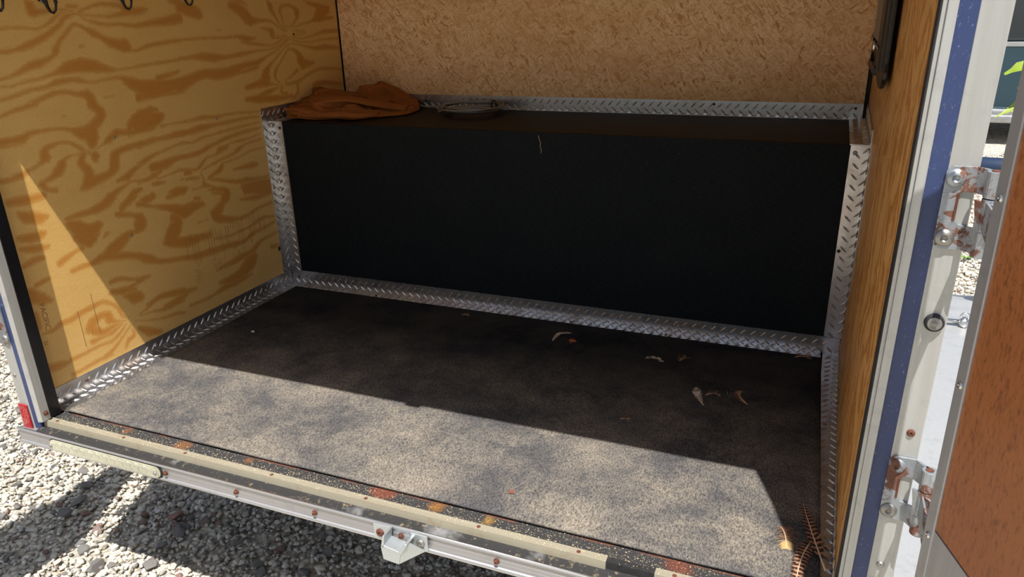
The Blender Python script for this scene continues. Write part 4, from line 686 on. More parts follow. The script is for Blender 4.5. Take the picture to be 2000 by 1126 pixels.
# ------------------------------------------------------------------ fender along the right side, seen through the hinge gap
fd = empty('fender', (2.0, 0, -.1), 'pale sheet metal fender beside the right outer wall, behind the hinge post', 'fender')
b = BM(); nx, ny = 18, 90; g = []
for j in range(ny + 1):
    row = []; v = j / ny; y = -.80 + 1.66 * v
    for i in range(nx + 1):
        u = i / nx; x = 1.815 + .50 * u
        z = -.10 + .0035 * noise.noise((x * 5, y * 5, 0)) + .016 * max(0, v - .74) / .26 * noise.noise((x * 5, y * 16, 3)) - .05 * max(0, (u - .9) / .1) ** 2
        row.append(b.verts.new((x, y, z)))
    g.append(row)
for j in range(ny):
    for i in range(nx): b.faces.new([g[j][i], g[j][i + 1], g[j + 1][i + 1], g[j + 1][i]])
fs = obj('top_sheet', b, M['fender_metal'], fd, True); so = fs.modifiers.new('t', 'SOLIDIFY'); so.thickness = .003
b = BM(); box(b, 2.300, 2.315, -.80, .86, -.30, -.115); obj('skirt', b, M['fender_metal'], fd)
for ye in (.855, -.80):
    b = BM(); box(b, 1.816, 2.30, ye, ye + .005, -.32, -.105); obj('end_sheet', b, M['fender_metal'], fd)
hp = empty('hitch_pin', (2.11, .56, -.08), 'bright steel pin with a clip lying across the fender beside the door edge', 'pin')
b = BM(); tube(b, [(1.98, .565, -.087), (2.118, .560, -.087)], .0075, 12); obj('shank', b, M['polished_steel'], hp, True)
b = BM(); lathe(b, (2.112, .560, -.087), (1, -.05, .0), [(-.002, .010), (.004, .016), (.012, .019), (.020, .016), (.026, .009), (.027, 0)], 16); obj('head', b, M['polished_steel'], hp, True)
b = BM(); tube(b, [(2.125 + .012 * math.cos(a), .562, -.070 + .014 * math.sin(a)) for a in [k * 2 * PI / 14 for k in range(14)]], .0032, 8, True); obj('ring', b, M['polished_steel'], hp, True)
# wheel under the fender
wh = empty('wheel', (2.06, .05, -.33), 'black trailer wheel under the pale fender on the right side', 'wheel')
b = BM(); lathe(b, (1.96, .05, -.335), (1, 0, 0), [(0, .09), (.0, .15), (.02, .162), (.10, .162), (.13, .15), (.13, .09)], 32); obj('tire', b, M['car_rubber'], wh, True)
b = BM(); lathe(b, (1.97, .05, -.335), (1, 0, 0), [(0, .03), (.01, .09), (.10, .09), (.115, .07), (.10, .04), (.105, 0)], 24); obj('rim', b, M['dull_metal'], wh, True)

# ------------------------------------------------------------------ background: parked dark blue-green car, pipe, sapling, weed, trees
car = empty('parked_car', (4.6, 7.0, GZ), 'dark blue-green car parked on the gravel beyond the door gap', 'car')
Yc0, Yc1 = 6.35, 8.05; X0, X1 = 2.3, 6.9
def car_sec(pts, m, nm, y0=Yc0, y1=Yc1, bev=.03):
    b = BM(); prism(b, [(x, y0, z + GZ) for x, z in pts], (0, y1 - y0, 0)); return obj(nm, b, M[m], car, bevel=bev)
body = [(X0, .34), (X0 + .05, .80), (X0 + .25, .92), (X1 - 1.3, .92), (X1 - .25, .84), (X1, .68), (X1, .32), (X1 - .40, .30), (X1 - .5, .55), (X1 - .75, .68), (X1 - 1.0, .55), (X1 - 1.1, .28), (X0 + 1.35, .28), (X0 + 1.25, .55), (X0 + 1.0, .68), (X0 + .75, .55), (X0 + .65, .28)]
body = [(x, z) for x, z in body if not (X0 + .6 < x < X0 + 1.4)]
bd = car_sec(body, 'car_paint', 'body')
car_sec([(X0 + .28, .915), (X0 + .55, 1.42), (X1 - 2.1, 1.45), (X1 - 1.35, .915)], 'car_glass', 'side_window', Yc0 + .06, Yc1 - .06)
car_sec([(X0 + .48, 1.40), (X0 + .62, 1.50), (X1 - 2.3, 1.53), (X1 - 2.0, 1.43)], 'car_paint', 'roof', Yc0 + .07, Yc1 - .07)
car_sec([(X0 + .2, .885), (X1 - 1.3, .885), (X1 - 1.3, .925), (X0 + .2, .925)], 'car_trim', 'window_trim', Yc0 - .006, Yc0 + .05, .004)
car_sec([(X0, .20), (X1 - 1.1, .20), (X1 - 1.1, .315), (X0, .335)], 'car_trim', 'rocker_panel', Yc0 - .03, Yc1 - .1, .02)
car_sec([(X0 + .72, .215), (X0 + 1.02, .215), (X0 + 1.02, .275), (X0 + .72, .275)], 'car_trim', 'step_pad', Yc0 - .06, Yc0 - .02, .012)
for xa, za, xb, zb in ((X0 + 1.7, .92, X0 + 1.78, 1.44), (X1 - 2.4, .92, X1 - 2.3, 1.46)): car_sec([(xa, za), (xa + .08, za), (xb + .08, zb), (xb, zb)], 'car_paint', 'pillar', Yc0 + .03, Yc0 + .08, .005)
for x in (X0 + .35 + 1.6 - .9, X1 - .75):
    if x < X0 + 1.2: x = X0 + 1.85
    b = BM(); lathe(b, (x, Yc0 - .01, GZ + .33), (0, 1, 0), [(0, .19), (0, .31), (.03, .335), (.2, .335), (.22, .3)], 32); w1 = obj('wheel', b, M['car_rubber'], car, True)
    b = BM(); lathe(b, (x, Yc0 + .02, GZ + .33), (0, -1, 0), [(0, .2), (.03, .2), (.02, .12), (.035, .05), (.035, 0)], 24); obj('rim', b, M['car_trim'], w1, True)
b = BM(); tube(b, [(2.2, 4.9, GZ + .075), (4.4, 4.7, GZ + .075)], .075, 20); tag(obj('pipe', b, M['blue_plastic'], smooth=True), 'dark blue plastic pipe lying on the gravel in front of the parked car', 'pipe')

def leaf_mesh(bm, P, d, up, L, w, lobes=True, curl=.15, toothed=5):
    P, d, up = Vector(P), Vector(d).normalized(), Vector(up).normalized(); s = d.cross(up).normalized(); up = s.cross(d)
    n = 9; cen = []; le = []; re = []
    for i in range(n + 1):
        t = i / n; c = P + d * (L * t) + up * (L * curl * math.sin(PI * t) * .6 - L * curl * t * t)
        ww = w * math.sin(PI * min(1, t * .92 + .04)) ** .8 * (1 + (.22 if i % 2 else -.18) * (toothed > 0))
        cen.append(bm.verts.new(c)); le.append(bm.verts.new(c + s * ww + up * ww * .25)); re.append(bm.verts.new(c - s * ww + up * ww * .25))
    for i in range(n):
        bm.faces.new([cen[i], cen[i + 1], le[i + 1], le[i]]); bm.faces.new([re[i], re[i + 1], cen[i + 1], cen[i]])
sp_ = empty('sapling', (2.30, .62, GZ), 'leafy yellow-green sapling growing beside the fender behind the open door', 'sapling')
b = BM(); tube(b, [(2.42, 1.0, GZ), (2.40, .90, -.1), (2.33, .7, .3), (2.26, .56, .62), (2.22, .53, .80)], [.008, .007, .006, .004, .003], 8); obj('stem', b, M['bark'], sp_, True)
for P, tip, L, w in (((2.22, .53, .705), (2.088, .50, .686), .15, .020), ((2.24, .54, .66), (2.128, .50, .646), .10, .018), ((2.26, .545, .735), (2.15, .47, .76), .12, .026), ((2.21, .56, .61), (2.112, .52, .585), .13, .010), ((2.20, .56, .58), (2.088, .50, .570), .12, .007), ((2.27, .58, .56), (2.42, .5, .60), .14, .035), ((2.28, .6, .50), (2.38, .45, .47), .13, .035)):
    b = BM(); d = Vector(tip) - Vector(P); leaf_mesh(b, P, d, (0, -.5, .8), d.length, w); obj('leaf', b, M['leaf_green'], sp_, True)
wd = empty('weed', (2.47, 2.6, GZ), 'small bright green weed sprouting from the gravel beyond the hinge', 'weed'); r_ = random.Random(2)
for k in range(9):
    a = r_.uniform(0, 2 * PI); b = BM(); leaf_mesh(b, (2.455, 2.55, GZ + .01), (math.cos(a), math.sin(a), .55), (0, 0, 1), r_.uniform(.03, .05), .011); obj('leaf', b, M['weed_green'], wd, True)
def tree(x, y, h, lab):
    tr = empty('tree', (x, y, GZ), lab, 'tree')
    b = BM(); tube(b, [(x, y, GZ), (x + .1, y, GZ + h * .35), (x, y + .1, GZ + h * .6)], [.14, .11, .05], 8); obj('trunk', b, M['bark'], tr)
    r = random.Random(int(x * 10)); b = BM()
    for k in range(1400):
        a, bb, q = r.uniform(0, 2 * PI), r.uniform(-1, 1), r.uniform(.45, 1) ; c = Vector((x + math.cos(a) * q * h * .33 * math.sqrt(1 - bb * bb), y + math.sin(a) * q * h * .33 * math.sqrt(1 - bb * bb), GZ + h * .62 + bb * h * .33))
        d = Vector((r.uniform(-1, 1), r.uniform(-1, 1), r.uniform(-1, 1))).normalized(); e = d.orthogonal().normalized(); s_ = .11
        v = [b.verts.new(c + d * s_), b.verts.new(c + e * s_ * .6), b.verts.new(c - d * s_), b.verts.new(c - e * s_ * .6)]; b.faces.new(v)
    obj('foliage', b, M['tree_leaf'], tr)
tree(1.5, 13, 4.2, 'leafy tree beyond the left end of the parked car'); tree(6.5, 14, 4.6, 'leafy tree beyond the right end of the parked car')

# ------------------------------------------------------------------ coat hooks on the left wall
def hook(y, z, lab, s=0.72, twist=0.0):
    o = empty('coat_hook', (0, y, z), lab, 'hook', 'coat hooks along the left wall')
    b = BM(); box(b, .0005, .0035, y - .006, y + .006, z + .022, z + .075); obj('mounting_plate', b, M['black_iron'], o, bevel=.001)
    pts = [(.004, y, z + .058), (.014, y, z + .045), (.021, y, z + .024), (.024, y + .002, z + .010), (.030, y + .004, z + .0), (.040, y + .006, z - .003), (.049, y + .008, z + .003), (.053, y + .009, z + .012), (.054, y + .010, z + .020)]
    pts = [(x * s, y + (yy - y) * s + twist * (x), z + (zz - z)) for x, yy, zz in pts]
    b = BM(); tube(b, pts, [.0070, .0062, .0052, .0036, .0030, .0028, .0026, .0026, .0028], 10)
    P = Vector(pts[-1]); lathe(b, P, (0, 0, 1), [(-.004, .0024), (-.001, .0040), (.002, .0043), (.004, .0028), (.005, 0)], 12)
    obj('prong', b, M['black_iron'], o, True)
    for zz in (.022, .066): screw(o, (.0035, y, z + zz), (1, 0, 0), .0035, 'dull_metal')
for (y, z, sn) in [(-0.823, 0.903, 'at the left edge of the picture'), (-0.703, 0.896, 'second from the opening'), (-0.497, 0.9, 'third from the opening'), (-0.294, 0.906, 'farthest from the opening')]:
    hook(y, z, 'black iron coat hook on the left plywood wall, ' + sn)

# ------------------------------------------------------------------ black holder with silver bar on the right wall
hd = empty('wall_bracket', (1.74, .2, .8), 'black wall bracket with a silver strip and wire crossbar on the right wall', 'bracket')
fx = 1.7345; ya, yb = -.375, -.055; zb_ = .765; cy = (ya + yb) / 2; hw = (yb - ya) / 2
b = BM(); pts = [(fx, yb, 1.04), (fx, yb, zb_)] + [(fx, cy + hw * math.cos(a) - .06 * math.sin(a), zb_ - .052 * math.sin(a)) for a in [PI * k / 12 for k in range(1, 12)]] + [(fx, ya, zb_), (fx, ya, 1.04)]
prism(b, pts, (.008, 0, 0)); obj('back_plate', b, M['black_iron'], hd, bevel=.002)
b = BM(); box(b, fx - .003, fx - .0002, ya + .03, ya + .045, .75, 1.04); box(b, fx - .003, fx - .0002, cy - .01, cy + .005, .74, 1.04); tag(obj('rib', b, M['black_iron'], hd), kind='stuff')
b = BM(); box(b, fx, fx + .007, -.052, .195, .786, 1.04); obj('silver_strip', b, M['dull_metal'], hd, bevel=.001)
b = BM(); tube(b, [(fx + .004, .222, .80), (fx - .002, .222, .783), (fx - .004, .20, .780), (fx - .004, -.16, .780)], .0022, 8); obj('crossbar', b, M['polished_steel'], hd, True)
b = BM(); tube(b, [(fx, .06, .780), (fx, .10, .732)], .0055, 8); obj('rod', b, M['polished_steel'], hd, True)
b = BM(); box(b, fx - .004, fx + .010, -.08, .18, .718, .736); obj('clamp', b, M['black_iron'], hd, bevel=.003)
b = BM(); box(b, fx + .002, fx + .010, -.055, -.0, .72, .80); obj('clamp_arm', b, M['black_iron'], hd, bevel=.002)
screw(hd, (fx, -.20, .748), (-1, 0, 0), .007, 'dull_metal')

# ------------------------------------------------------------------ folded canvas on the platform
CL = [[(0.014,0.062,0.572),(0.08,0.057,0.553),(0.139,0.058,0.553),(0.183,0.079,0.553),(0.257,0.084,0.553),(0.3,0.137,0.553),(0.349,0.182,0.553),(0.377,0.235,0.553),(0.365,0.319,0.553)],[(0.014,0.064,0.58),(0.072,0.072,0.578),(0.131,0.073,0.577),(0.175,0.094,0.572),(0.25,0.099,0.575),(0.291,0.152,0.559),(0.341,0.197,0.561),(0.369,0.25,0.561),(0.357,0.334,0.559)],[(0.014,0.064,0.583),(0.051,0.102,0.585),(0.11,0.103,0.577),(0.155,0.124,0.577),(0.231,0.129,0.582),(0.274,0.182,0.571),(0.324,0.227,0.566),(0.352,0.28,0.565),(0.349,0.349,0.564)],[(0.014,0.065,0.584),(0.033,0.127,0.588),(0.094,0.128,0.598),(0.141,0.149,0.6),(0.217,0.154,0.598),(0.259,0.207,0.582),(0.31,0.252,0.571),(0.339,0.305,0.571),(0.345,0.357,0.57)],[(0.014,0.065,0.584),(0.018,0.146,0.587),(0.066,0.168,0.597),(0.113,0.189,0.599),(0.19,0.194,0.599),(0.235,0.247,0.585),(0.286,0.292,0.572),(0.316,0.345,0.569),(0.338,0.37,0.572)],[(0.014,0.065,0.586),(0.018,0.147,0.592),(0.055,0.188,0.622),(0.102,0.209,0.624),(0.179,0.214,0.614),(0.224,0.267,0.599),(0.276,0.312,0.584),(0.306,0.365,0.585),(0.335,0.377,0.576)],[(0.014,0.065,0.586),(0.018,0.148,0.595),(0.022,0.233,0.618),(0.067,0.259,0.617),(0.146,0.264,0.611),(0.193,0.317,0.601),(0.247,0.362,0.588),(0.29,0.393,0.585),(0.326,0.393,0.575)],[(0.014,0.065,0.586),(0.018,0.149,0.599),(0.022,0.235,0.631),(0.038,0.299,0.614),(0.12,0.304,0.613),(0.172,0.357,0.641),(0.226,0.402,0.622),(0.284,0.405,0.591),(0.319,0.405,0.577)],[(0.014,0.077,0.553),(0.018,0.161,0.553),(0.022,0.247,0.553),(0.038,0.311,0.553),(0.12,0.316,0.553),(0.172,0.369,0.553),(0.226,0.414,0.553),(0.284,0.417,0.553),(0.319,0.417,0.553)]]
def cloth():
    A = np.array(CL, float)
    A[0, :, 2] = .5535
    def cat(P, n):                       # catmull-rom along axis 0
        out = []; N = len(P)
        for i in range(N - 1):
            p0, p1, p2, p3 = P[max(i - 1, 0)], P[i], P[i + 1], P[min(i + 2, N - 1)]
            for k in range(n):
                t = k / n; out.append(.5 * ((2 * p1) + (-p0 + p2) * t + (2 * p0 - 5 * p1 + 4 * p2 - p3) * t * t + (-p0 + 3 * p1 - 3 * p2 + p3) * t ** 3))
        out.append(P[-1]); return np.array(out)
    G = cat(A, 12); G = np.swapaxes(cat(np.swapaxes(G, 0, 1), 14), 0, 1)
    nr, nc = G.shape[:2]; b = BM(); g = []
    for i in range(nr):
        row = []
        for j in range(nc):
            x, y, z = G[i, j]; e = min(i, nr - 1 - i) / 10; e = min(1, e); e2 = min(1, min(j, nc - 1 - j) / 8)
            s1 = abs(noise.noise((x * 9 + y * 4, y * 20 - x * 9, z * 30)))          # sharp creases
            s2 = abs(noise.noise((x * 30 - y * 14, z * 60 + y * 20, 4)))
            dz = (.022 * (.25 - s1) + .006 * (.2 - s2)) * e
            dy = -(.044 * (.20 - s1) + .007 * (.2 - s2)) * e
            row.append(b.verts.new((max(.004, x), min(.418, y + dy), max(.5515, z + dz))))
        g.append(row)
    for i in range(nr - 1):
        for j in range(nc - 1): b.faces.new([g[i][j], g[i][j + 1], g[i + 1][j + 1], g[i + 1][j]])
    o = obj('canvas_body', b, M['brown_canvas'], cv, True)
    so = o.modifiers.new('t', 'SOLIDIFY'); so.thickness = .002; so.offset = -1
cv = empty('folded_canvas', (.2, .2, H), 'crumpled brown canvas garment heaped on the left end of the platform', 'canvas')
cloth()
def flap(pts_a, pts_b, name, sag=.004):
    """a folded edge: ruled sheet between two rails, with a rolled rim"""
    b = BM(); n = len(pts_a); rows = []
    for k in range(7):
        t = k / 6; rows.append([b.verts.new(Vector(p) * (1 - t) + Vector(q) * t + Vector((0, -sag * math.sin(PI * t), sag * .8 * math.sin(PI * t)))) for p, q in zip(pts_a, pts_b)])
    for r0, r1 in zip(rows, rows[1:]):
        for i in range(n - 1): b.faces.new([r0[i], r0[i + 1], r1[i + 1], r1[i]])
    o = obj(name, b, M['brown_canvas'], cv, True); so = o.modifiers.new('t', 'SOLIDIFY'); so.thickness = .003; so.offset = 0
def smooth3(P, n=6):
    P = [Vector(p) for p in P]; out = []; N = len(P)
    for i in range(N - 1):
        p0, p1, p2, p3 = P[max(i - 1, 0)], P[i], P[i + 1], P[min(i + 2, N - 1)]
        for k in range(n):
            t = k / n; out.append(.5 * ((2 * p1) + (-p0 + p2) * t + (2 * p0 - 5 * p1 + 4 * p2 - p3) * t * t + (-p0 + 3 * p1 - 3 * p2 + p3) * t ** 3))
    return out + [P[-1]]
flap(smooth3([(0.073, 0.12, 0.59), (0.141, 0.12, 0.598), (0.213, 0.13, 0.602), (0.27, 0.16, 0.587), (0.328, 0.19, 0.574), (0.371, 0.22, 0.565)]), smooth3([(0.05, 0.17, 0.614), (0.108, 0.17, 0.618), (0.188, 0.17, 0.616), (0.246, 0.2, 0.601), (0.305, 0.23, 0.587), (0.359, 0.27, 0.575)]), 'upper_fold')
flap(smooth3([(0.043, 0.06, 0.568), (0.098, 0.06, 0.556), (0.177, 0.06, 0.559), (0.236, 0.065, 0.561), (0.283, 0.075, 0.558), (0.33, 0.12, 0.561)]), smooth3([(0.013, 0.075, 0.578), (0.079, 0.075, 0.572), (0.159, 0.075, 0.574), (0.221, 0.08, 0.578), (0.275, 0.09, 0.572), (0.326, 0.135, 0.57)]), 'lower_fold')

# coil of wire
wc = empty('wire_coil', (.57, .32, H), 'coil of grey steel wire lying on the platform beside the canvas', 'coil')
r_ = random.Random(11)
for k in range(6):
    rr = .074 + .0062 * k; ox, oy = r_.uniform(-.006, .006), r_.uniform(-.006, .006); tilt = r_.uniform(0, .012); ph = r_.uniform(0, 6.28)
    pts = [(.575 + ox + rr * 1.05 * math.cos(a), .300 + oy + rr * 1.0 * math.sin(a), H + .0075 + .0030 * k + tilt * .5 * (1 + math.sin(a + ph))) for a in [2 * PI * i / 48 for i in range(48)]]
    b = BM(); tube(b, pts, .0026, 8, True); obj('loop', b, M['dull_metal'], wc, True)
b = BM(); tube(b, smooth3([(.50, .285, H + .006), (.475, .30, H + .010), (.455, .315, H + .006), (.45, .30, H + .004), (.462, .285, H + .004), (.475, .295, H + .012), (.49, .31, H + .004)]), .0021, 8); obj('wire_end', b, M['dull_metal'], wc, True)
b = BM(); tube(b, [(.645 + .012 * math.cos(a) * .7, .318, H + .024 + .018 * math.sin(a)) for a in [2 * PI * i / 12 for i in range(12)]], .003, 6, True); obj('tie', b, M['black_rubber'], wc, True)

# ------------------------------------------------------------------ feathers
def feather(name, label, base, tip, w, m, lift=.006, curve=.12, barbs=46, start=.08, fluff=.0, seed=1, group=None, gap=.35, lw=1, rw=1, point=.75):
    rr = random.Random(seed); B0, T0 = Vector(base), Vector(tip); d = T0 - B0; L = d.length; dn = d.normalized()
    s = Vector((0, 0, 1)).cross(dn).normalized(); up = dn.cross(s).normalized()
    if up.z < 0: up = -up
    def at(t): return B0 + d * t + s * (curve * .6 * L * math.sin(PI * t)) + up * (lift * math.sin(PI * min(1, t * 1.05)) + .0012)
    root = empty(name, base, label, 'feather', group)
    if 'barred' not in m: w = w * 1.55
    b = BM(); tube(b, [at(i / 14) for i in range(15)], [.0012 * (1 - .75 * i / 14) * min(1.6, .6 + L * 6) for i in range(15)], 5); obj('quill', b, M['quill'], root, True)
    b = BM(); lay = b.verts.layers.float.new('along')
    for i in range(barbs):
        for side in (1, -1):
            t = start + (1 - start) * (i + rr.uniform(-.3, .3)) / barbs; t = min(.995, max(start, t)); p = at(t); p2 = at(min(1, t + .012)); tg = (p2 - p).normalized() if (p2 - p).length > 1e-7 else dn
            sd = tg.cross(up).normalized() * side
            prof = math.sin(PI * min(1, ((t - start) / (1 - start)) ** point * .96 + .04)) ** .6
            ww = w * prof * (lw if side > 0 else rw) * (1 + rr.uniform(-.1, .1) - (rr.random() < .08) * .35)
            if fluff and t < start + fluff: ww *= rr.uniform(.7, 1.3)
            bw_ = L * (1 - start) / barbs * (1.25 - gap) * (.45 if fluff and t < start + fluff else 1) * .75
            dr_ = (sd * .80 + tg * .62).normalized(); dr_ = (dr_ + Vector((rr.uniform(-1, 1), rr.uniform(-1, 1), rr.uniform(-.3, 1))) * (.22 if fluff and t < start + fluff else .05)).normalized()
            q = [p - tg * bw_, p + dr_ * ww * .6 - tg * bw_ * .8 + up * ww * .10, p + dr_ * ww + up * ww * .05, p + dr_ * ww * .6 + tg * bw_ * .8 + up * ww * .10, p + tg * bw_]
            v = [b.verts.new(x) for x in q]
            for k_, x in enumerate(v): x[lay] = t + (.02 if k_ in (1, 3) else .035 if k_ == 2 else 0)
            b.faces.new(v)
    o = obj('vane', b, M[m], root); return root
F = feather
F('feather', 'long dark barred feather leaning on the right tread plate edge', (1.728, -.878, .016), (1.688, -.690, .006), .0155, 'feather_dark_barred', .010, .05, 100, .12, 0, 1, gap=.1, point=.6)
F('feather', 'large pinkish barred tail feather at the sunlit corner of the mat', (1.722, -.772, .006), (1.684, -.930, .006), .0165, 'feather_barred', .012, -.10, 90, .10, .2, 2, gap=.25)
F('feather', 'fluffy tan feather with a pale tip at the shadow edge near the barred tail feather', (1.652, -.772, .004), (1.668, -.842, .004), .0145, 'feather_tan', .010, .05, 46, .05, .6, 3)
F('feather', 'grey curled feather on the mat touching the small russet one', (1.015, -.180, .004), (1.052, -.118, .012), .010, 'feather_grey', .006, .32, 34, .1, 0, 4, lw=1.2, rw=.5)
F('feather', 'small russet feather tucked against the grey curled one', (1.050, -.150, .003), (1.076, -.172, .003), .010, 'feather_russet', .004, .1, 24, .05, 0, 5)
F('feather', 'white and black curled feather alone near the middle of the shaded mat', (1.336, -.214, .004), (1.274, -.196, .006), .0105, 'feather_white', .004, -.34, 34, .1, 0, 6, lw=.6, rw=1.3)
F('feather', 'mauve brown feather with spread downy base on the shaded mat', (1.463, -.395, .004), (1.432, -.318, .010), .012, 'feather_grey', .008, .20, 36, .12, 0, 7, rw=.6)
F('feather', 'downy brown tuft crossing the mauve brown feather', (1.455, -.345, .004), (1.492, -.335, .006), .013, 'feather_brown', .006, .1, 26, .05, .9, 8)
F('feather', 'narrow curved brown feather between the downy tuft and the right plate', (1.559, -.358, .004), (1.536, -.296, .008), .0095, 'feather_brown', .006, .38, 34, .1, 0, 9, lw=.5, rw=1.2)
F('feather', 'small pale curl of feather near the back plate at mid mat', (.690, -.088, .004), (.722, -.084, .004), .008, 'feather_tan', .005, -.3, 22, .05, .4, 10)
F('feather', 'tiny brown feather with a white tip just behind the sun line', (1.290, -.520, .004), (1.322, -.514, .004), .009, 'feather_brown', .004, .2, 22, .05, .5, 12)
F('feather', 'dark downy feather in the back right corner by the plates', (1.640, -.066, .004), (1.690, -.062, .004), .010, 'feather_brown', .006, .1, 30, .05, .9, 13)
F('feather', 'thin straw coloured tuft near the back plate right of the white curl', (1.365, -.190, .004), (1.385, -.150, .004), .014, 'feather_tan', .004, .1, 24, .05, .9, 14)
F('feather', 'faint white wisp of down between the two brown feathers', (1.500, -.330, .003), (1.520, -.318, .003), .009, 'feather_white', .002, .1, 16, .05, .9, 15)

# ------------------------------------------------------------------ debris
b = BM(); leaf_mesh(b, (1.153, -.854, .004), (.034, .012, .001), (0, 0, 1), .034, .007, toothed=0, curl=.25); tag(obj('dry_leaf', b, M['dry_leaf'], smooth=True), 'small curled reddish dry leaf on the sunlit mat', 'leaf')
b = BM(); leaf_mesh(b, (.472, -.184, .004), (.012, .004, .002), (0, 0, 1), .014, .004, toothed=0, curl=.4); tag(obj('dry_leaf', b, M['rust'], smooth=True), 'tiny rusty flake on the shaded mat near the back plate', 'leaf')
b = BM(); leaf_mesh(b, (.160, -.408, .004), (.012, .006, .004), (0, 0, 1), .017, .006, toothed=3, curl=.5); tag(obj('paper_scrap', b, M['white_skin'], smooth=True), 'tiny white crumpled scrap on the shaded mat near the left plate', 'scrap')
b = BM(); tube(b, [(1.02, -.885, .0045), (1.03, -.868, .005), (1.034, -.857, .0045)], .0011, 5); tag(obj('twig', b, M['dry_leaf']), 'short brown twig near the rusty deck edge', 'twig')
r_ = random.Random(4); b = BM()
for k in range(46):
    x, y = .052 + abs(r_.gauss(0, .014)), -.628 + r_.gauss(0, .012); a = r_.uniform(0, PI); l = r_.uniform(.004, .011); z = .0035 + r_.uniform(0, .003)
    tube(b, [(x, y, z), (x + math.cos(a) * l, y + math.sin(a) * l, z + r_.uniform(-.001, .002))], .0005, 4)
tag(obj('straw_tuft', b, M['straw']), 'little heap of orange straw bits at the left edge of the mat', 'straw', kind='stuff')
b = BM(); r_ = random.Random(9)
def crumb(b, x, y, z, s):
    v = [b.verts.new((x + r_.uniform(-s, s), y + r_.uniform(-s, s), z + (s * 1.1 if k == 3 else 0))) for k in range(4)]
    for f in ((0, 1, 3), (1, 2, 3), (2, 0, 3), (0, 2, 1)):
        b.faces.new([v[i] for i in f])
for k in range(2600):
    x = r_.uniform(.05, 1.72); q = r_.random()
    if q < .7: y = -.9485 + r_.gauss(.004, .012); y = max(-.9635, min(-.92, y)); z = .0018 if y < -.9485 else .0006
    else: y = r_.uniform(-.915, -.66); z = .0026
    crumb(b, x, y, z, r_.uniform(.0005, .0013))
tag(obj('sand_grains', b, M['sand']), 'pale grit scattered along the deck edge and sill', 'sand', kind='stuff')

# ------------------------------------------------------------------ gravel
def stone_proto(seed):
    r = random.Random(seed); b = BM()
    for k in range(13):
        v = Vector((r.gauss(0, 1), r.gauss(0, 1), r.gauss(0, 1))).normalized(); v = Vector((v.x, v.y * r.uniform(.75, .9), v.z * .62)) * r.uniform(.85, 1.05); b.verts.new(v)
    res = bmesh.ops.convex_hull(b, input=b.verts)
    dead = [e for e in res['geom_interior'] if isinstance(e, bmesh.types.BMVert)]
    if dead: bmesh.ops.delete(b, geom=dead, context='VERTS')
    bmesh.ops.triangulate(b, faces=b.faces); bmesh.ops.recalc_face_normals(b, faces=b.faces)
    b.verts.ensure_lookup_table(); b.verts.index_update()
    co = np.array([v.co[:] for v in b.verts]); fa = np.array([[v.index for v in f.verts] for f in b.faces]); b.free(); return co, fa
protos = [stone_proto(100 + k) for k in range(14)]
RM = cam.rotation_euler.to_matrix().transposed()
def seen(x, y, z=GZ):
    v = RM @ (Vector((x, y, z)) - cam.location)
    if v.z > -.05: return None
    return 1000 + 1455.8 * v.x / -v.z, 563 - 1455.8 * v.y / -v.z, -v.z
r_ = np.random.RandomState(5)
place = []
def scatter(n, x0, x1, y0, y1, smin, smax, test, layers=1):
    for k in range(n):
        x, y = r_.uniform(x0, x1), r_.uniform(y0, y1)
        if not test(x, y): continue
        s = smin + (smax - smin) * r_.beta(1.3, 3.2)
        place.append((x, y, GZ + s * r_.uniform(.05, .55), s, r_.uniform(0, 6.283), r_.uniform(-.7, .7), r_.randint(14), r_.uniform(0, 1)))
def near(x, y):
    p = seen(x, y)
    return p is not None and -90 < p[0] < 1500 and 560 < p[1] < 1230 and p[1] > 760 + .26 * p[0] - 30 or (p is not None and -90 < p[0] < 110 and 560 < p[1] < 1230)
scatter(36000, -2.3, 1.6, -1.25, .4, .0050, .0165, near)
scatter(500, -2.0, 1.6, -1.2, .3, .012, .021, near)
n0 = len(place); scatter(260, -2.0, 1.6, -1.2, .3, .017, .034, near)
for i in range(n0, len(place)): place[i] = place[i][:7] + (r_.choice([.01, .03, .05, .088, .09]),)
def far(x, y):
    p = seen(x, y); return p is not None and 1780 < p[0] < 2060 and 240 < p[1] < 620
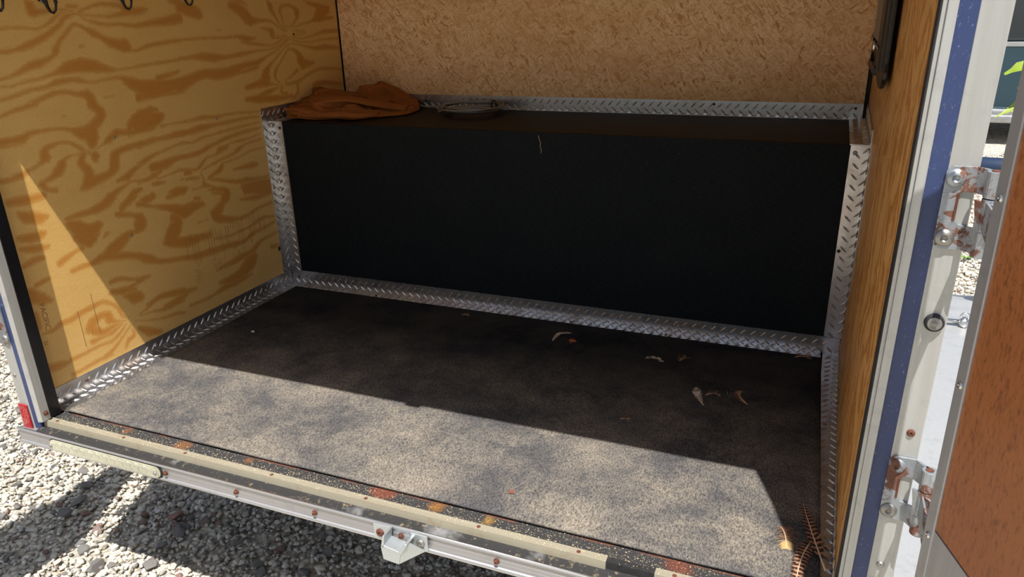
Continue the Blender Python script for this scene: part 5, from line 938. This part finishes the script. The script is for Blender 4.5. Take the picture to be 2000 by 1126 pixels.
scatter(26000, 1.9, 4.2, 1.2, 5.8, .008, .024, far)
print('stones', len(place))
def rotm(a, t): 
    ca, sa, ct, st_ = math.cos(a), math.sin(a), math.cos(t), math.sin(t)
    return np.array([[ca, -sa * ct, sa * st_], [sa, ca * ct, -ca * st_], [0, st_, ct]])
pscore = sorted(range(len(place)), key=lambda i: -(place[i][3] / (seen(place[i][0], place[i][1])[2])) if (0 < seen(place[i][0], place[i][1])[0] < 2000 and seen(place[i][0], place[i][1])[1] < 1126) else 0)
single = set(pscore[:300]); V = []; Fc = []; T = []; off = 0
smesh = {}
for i, (x, y, z, s, a, tt, k, tone) in enumerate(place):
    co, fa = protos[k]; Rm = rotm(a, tt)
    if i in single:
        key = (k, int(tone * 8))
        if key not in smesh:
            me = bpy.data.meshes.new('stone'); me.from_pydata([tuple(c) for c in co], [], [tuple(f) for f in fa]); me.materials.append(M['gravel_stone'])
            at = me.attributes.new('tone', 'FLOAT', 'POINT'); tv = (.02, .085, .3, .5, .62, .7, .86, .98)[int(tone * 8)] if tone > .09 else tone; at.data.foreach_set('value', [tv] * len(co)); smesh[key] = me
        o = bpy.data.objects.new('stone', smesh[key]); C.objects.link(o); o.parent = ground
        o.location = (x, y, z); o.scale = (s, s, s); o.rotation_euler = Matrix(Rm.tolist()).to_euler()
    else:
        V.append(co @ Rm.T * s + (x, y, z)); Fc.append(fa + off); off += len(co); T.append(np.full(len(co), tone))
V = np.concatenate(V); Fc = np.concatenate(Fc); T = np.concatenate(T)
me = bpy.data.meshes.new('gravel'); me.vertices.add(len(V)); me.vertices.foreach_set('co', V.ravel())
me.loops.add(Fc.size); me.loops.foreach_set('vertex_index', Fc.ravel().astype(np.int32)); me.polygons.add(len(Fc)); me.polygons.foreach_set('loop_start', np.arange(0, Fc.size, 3, dtype=np.int32)); me.update(calc_edges=True)
me.attributes.new('tone', 'FLOAT', 'POINT').data.foreach_set('value', T.astype(np.float32))
tag(link('gravel', me, M['gravel_stone'], ground), kind='stuff')
print('gravel tris', len(Fc))
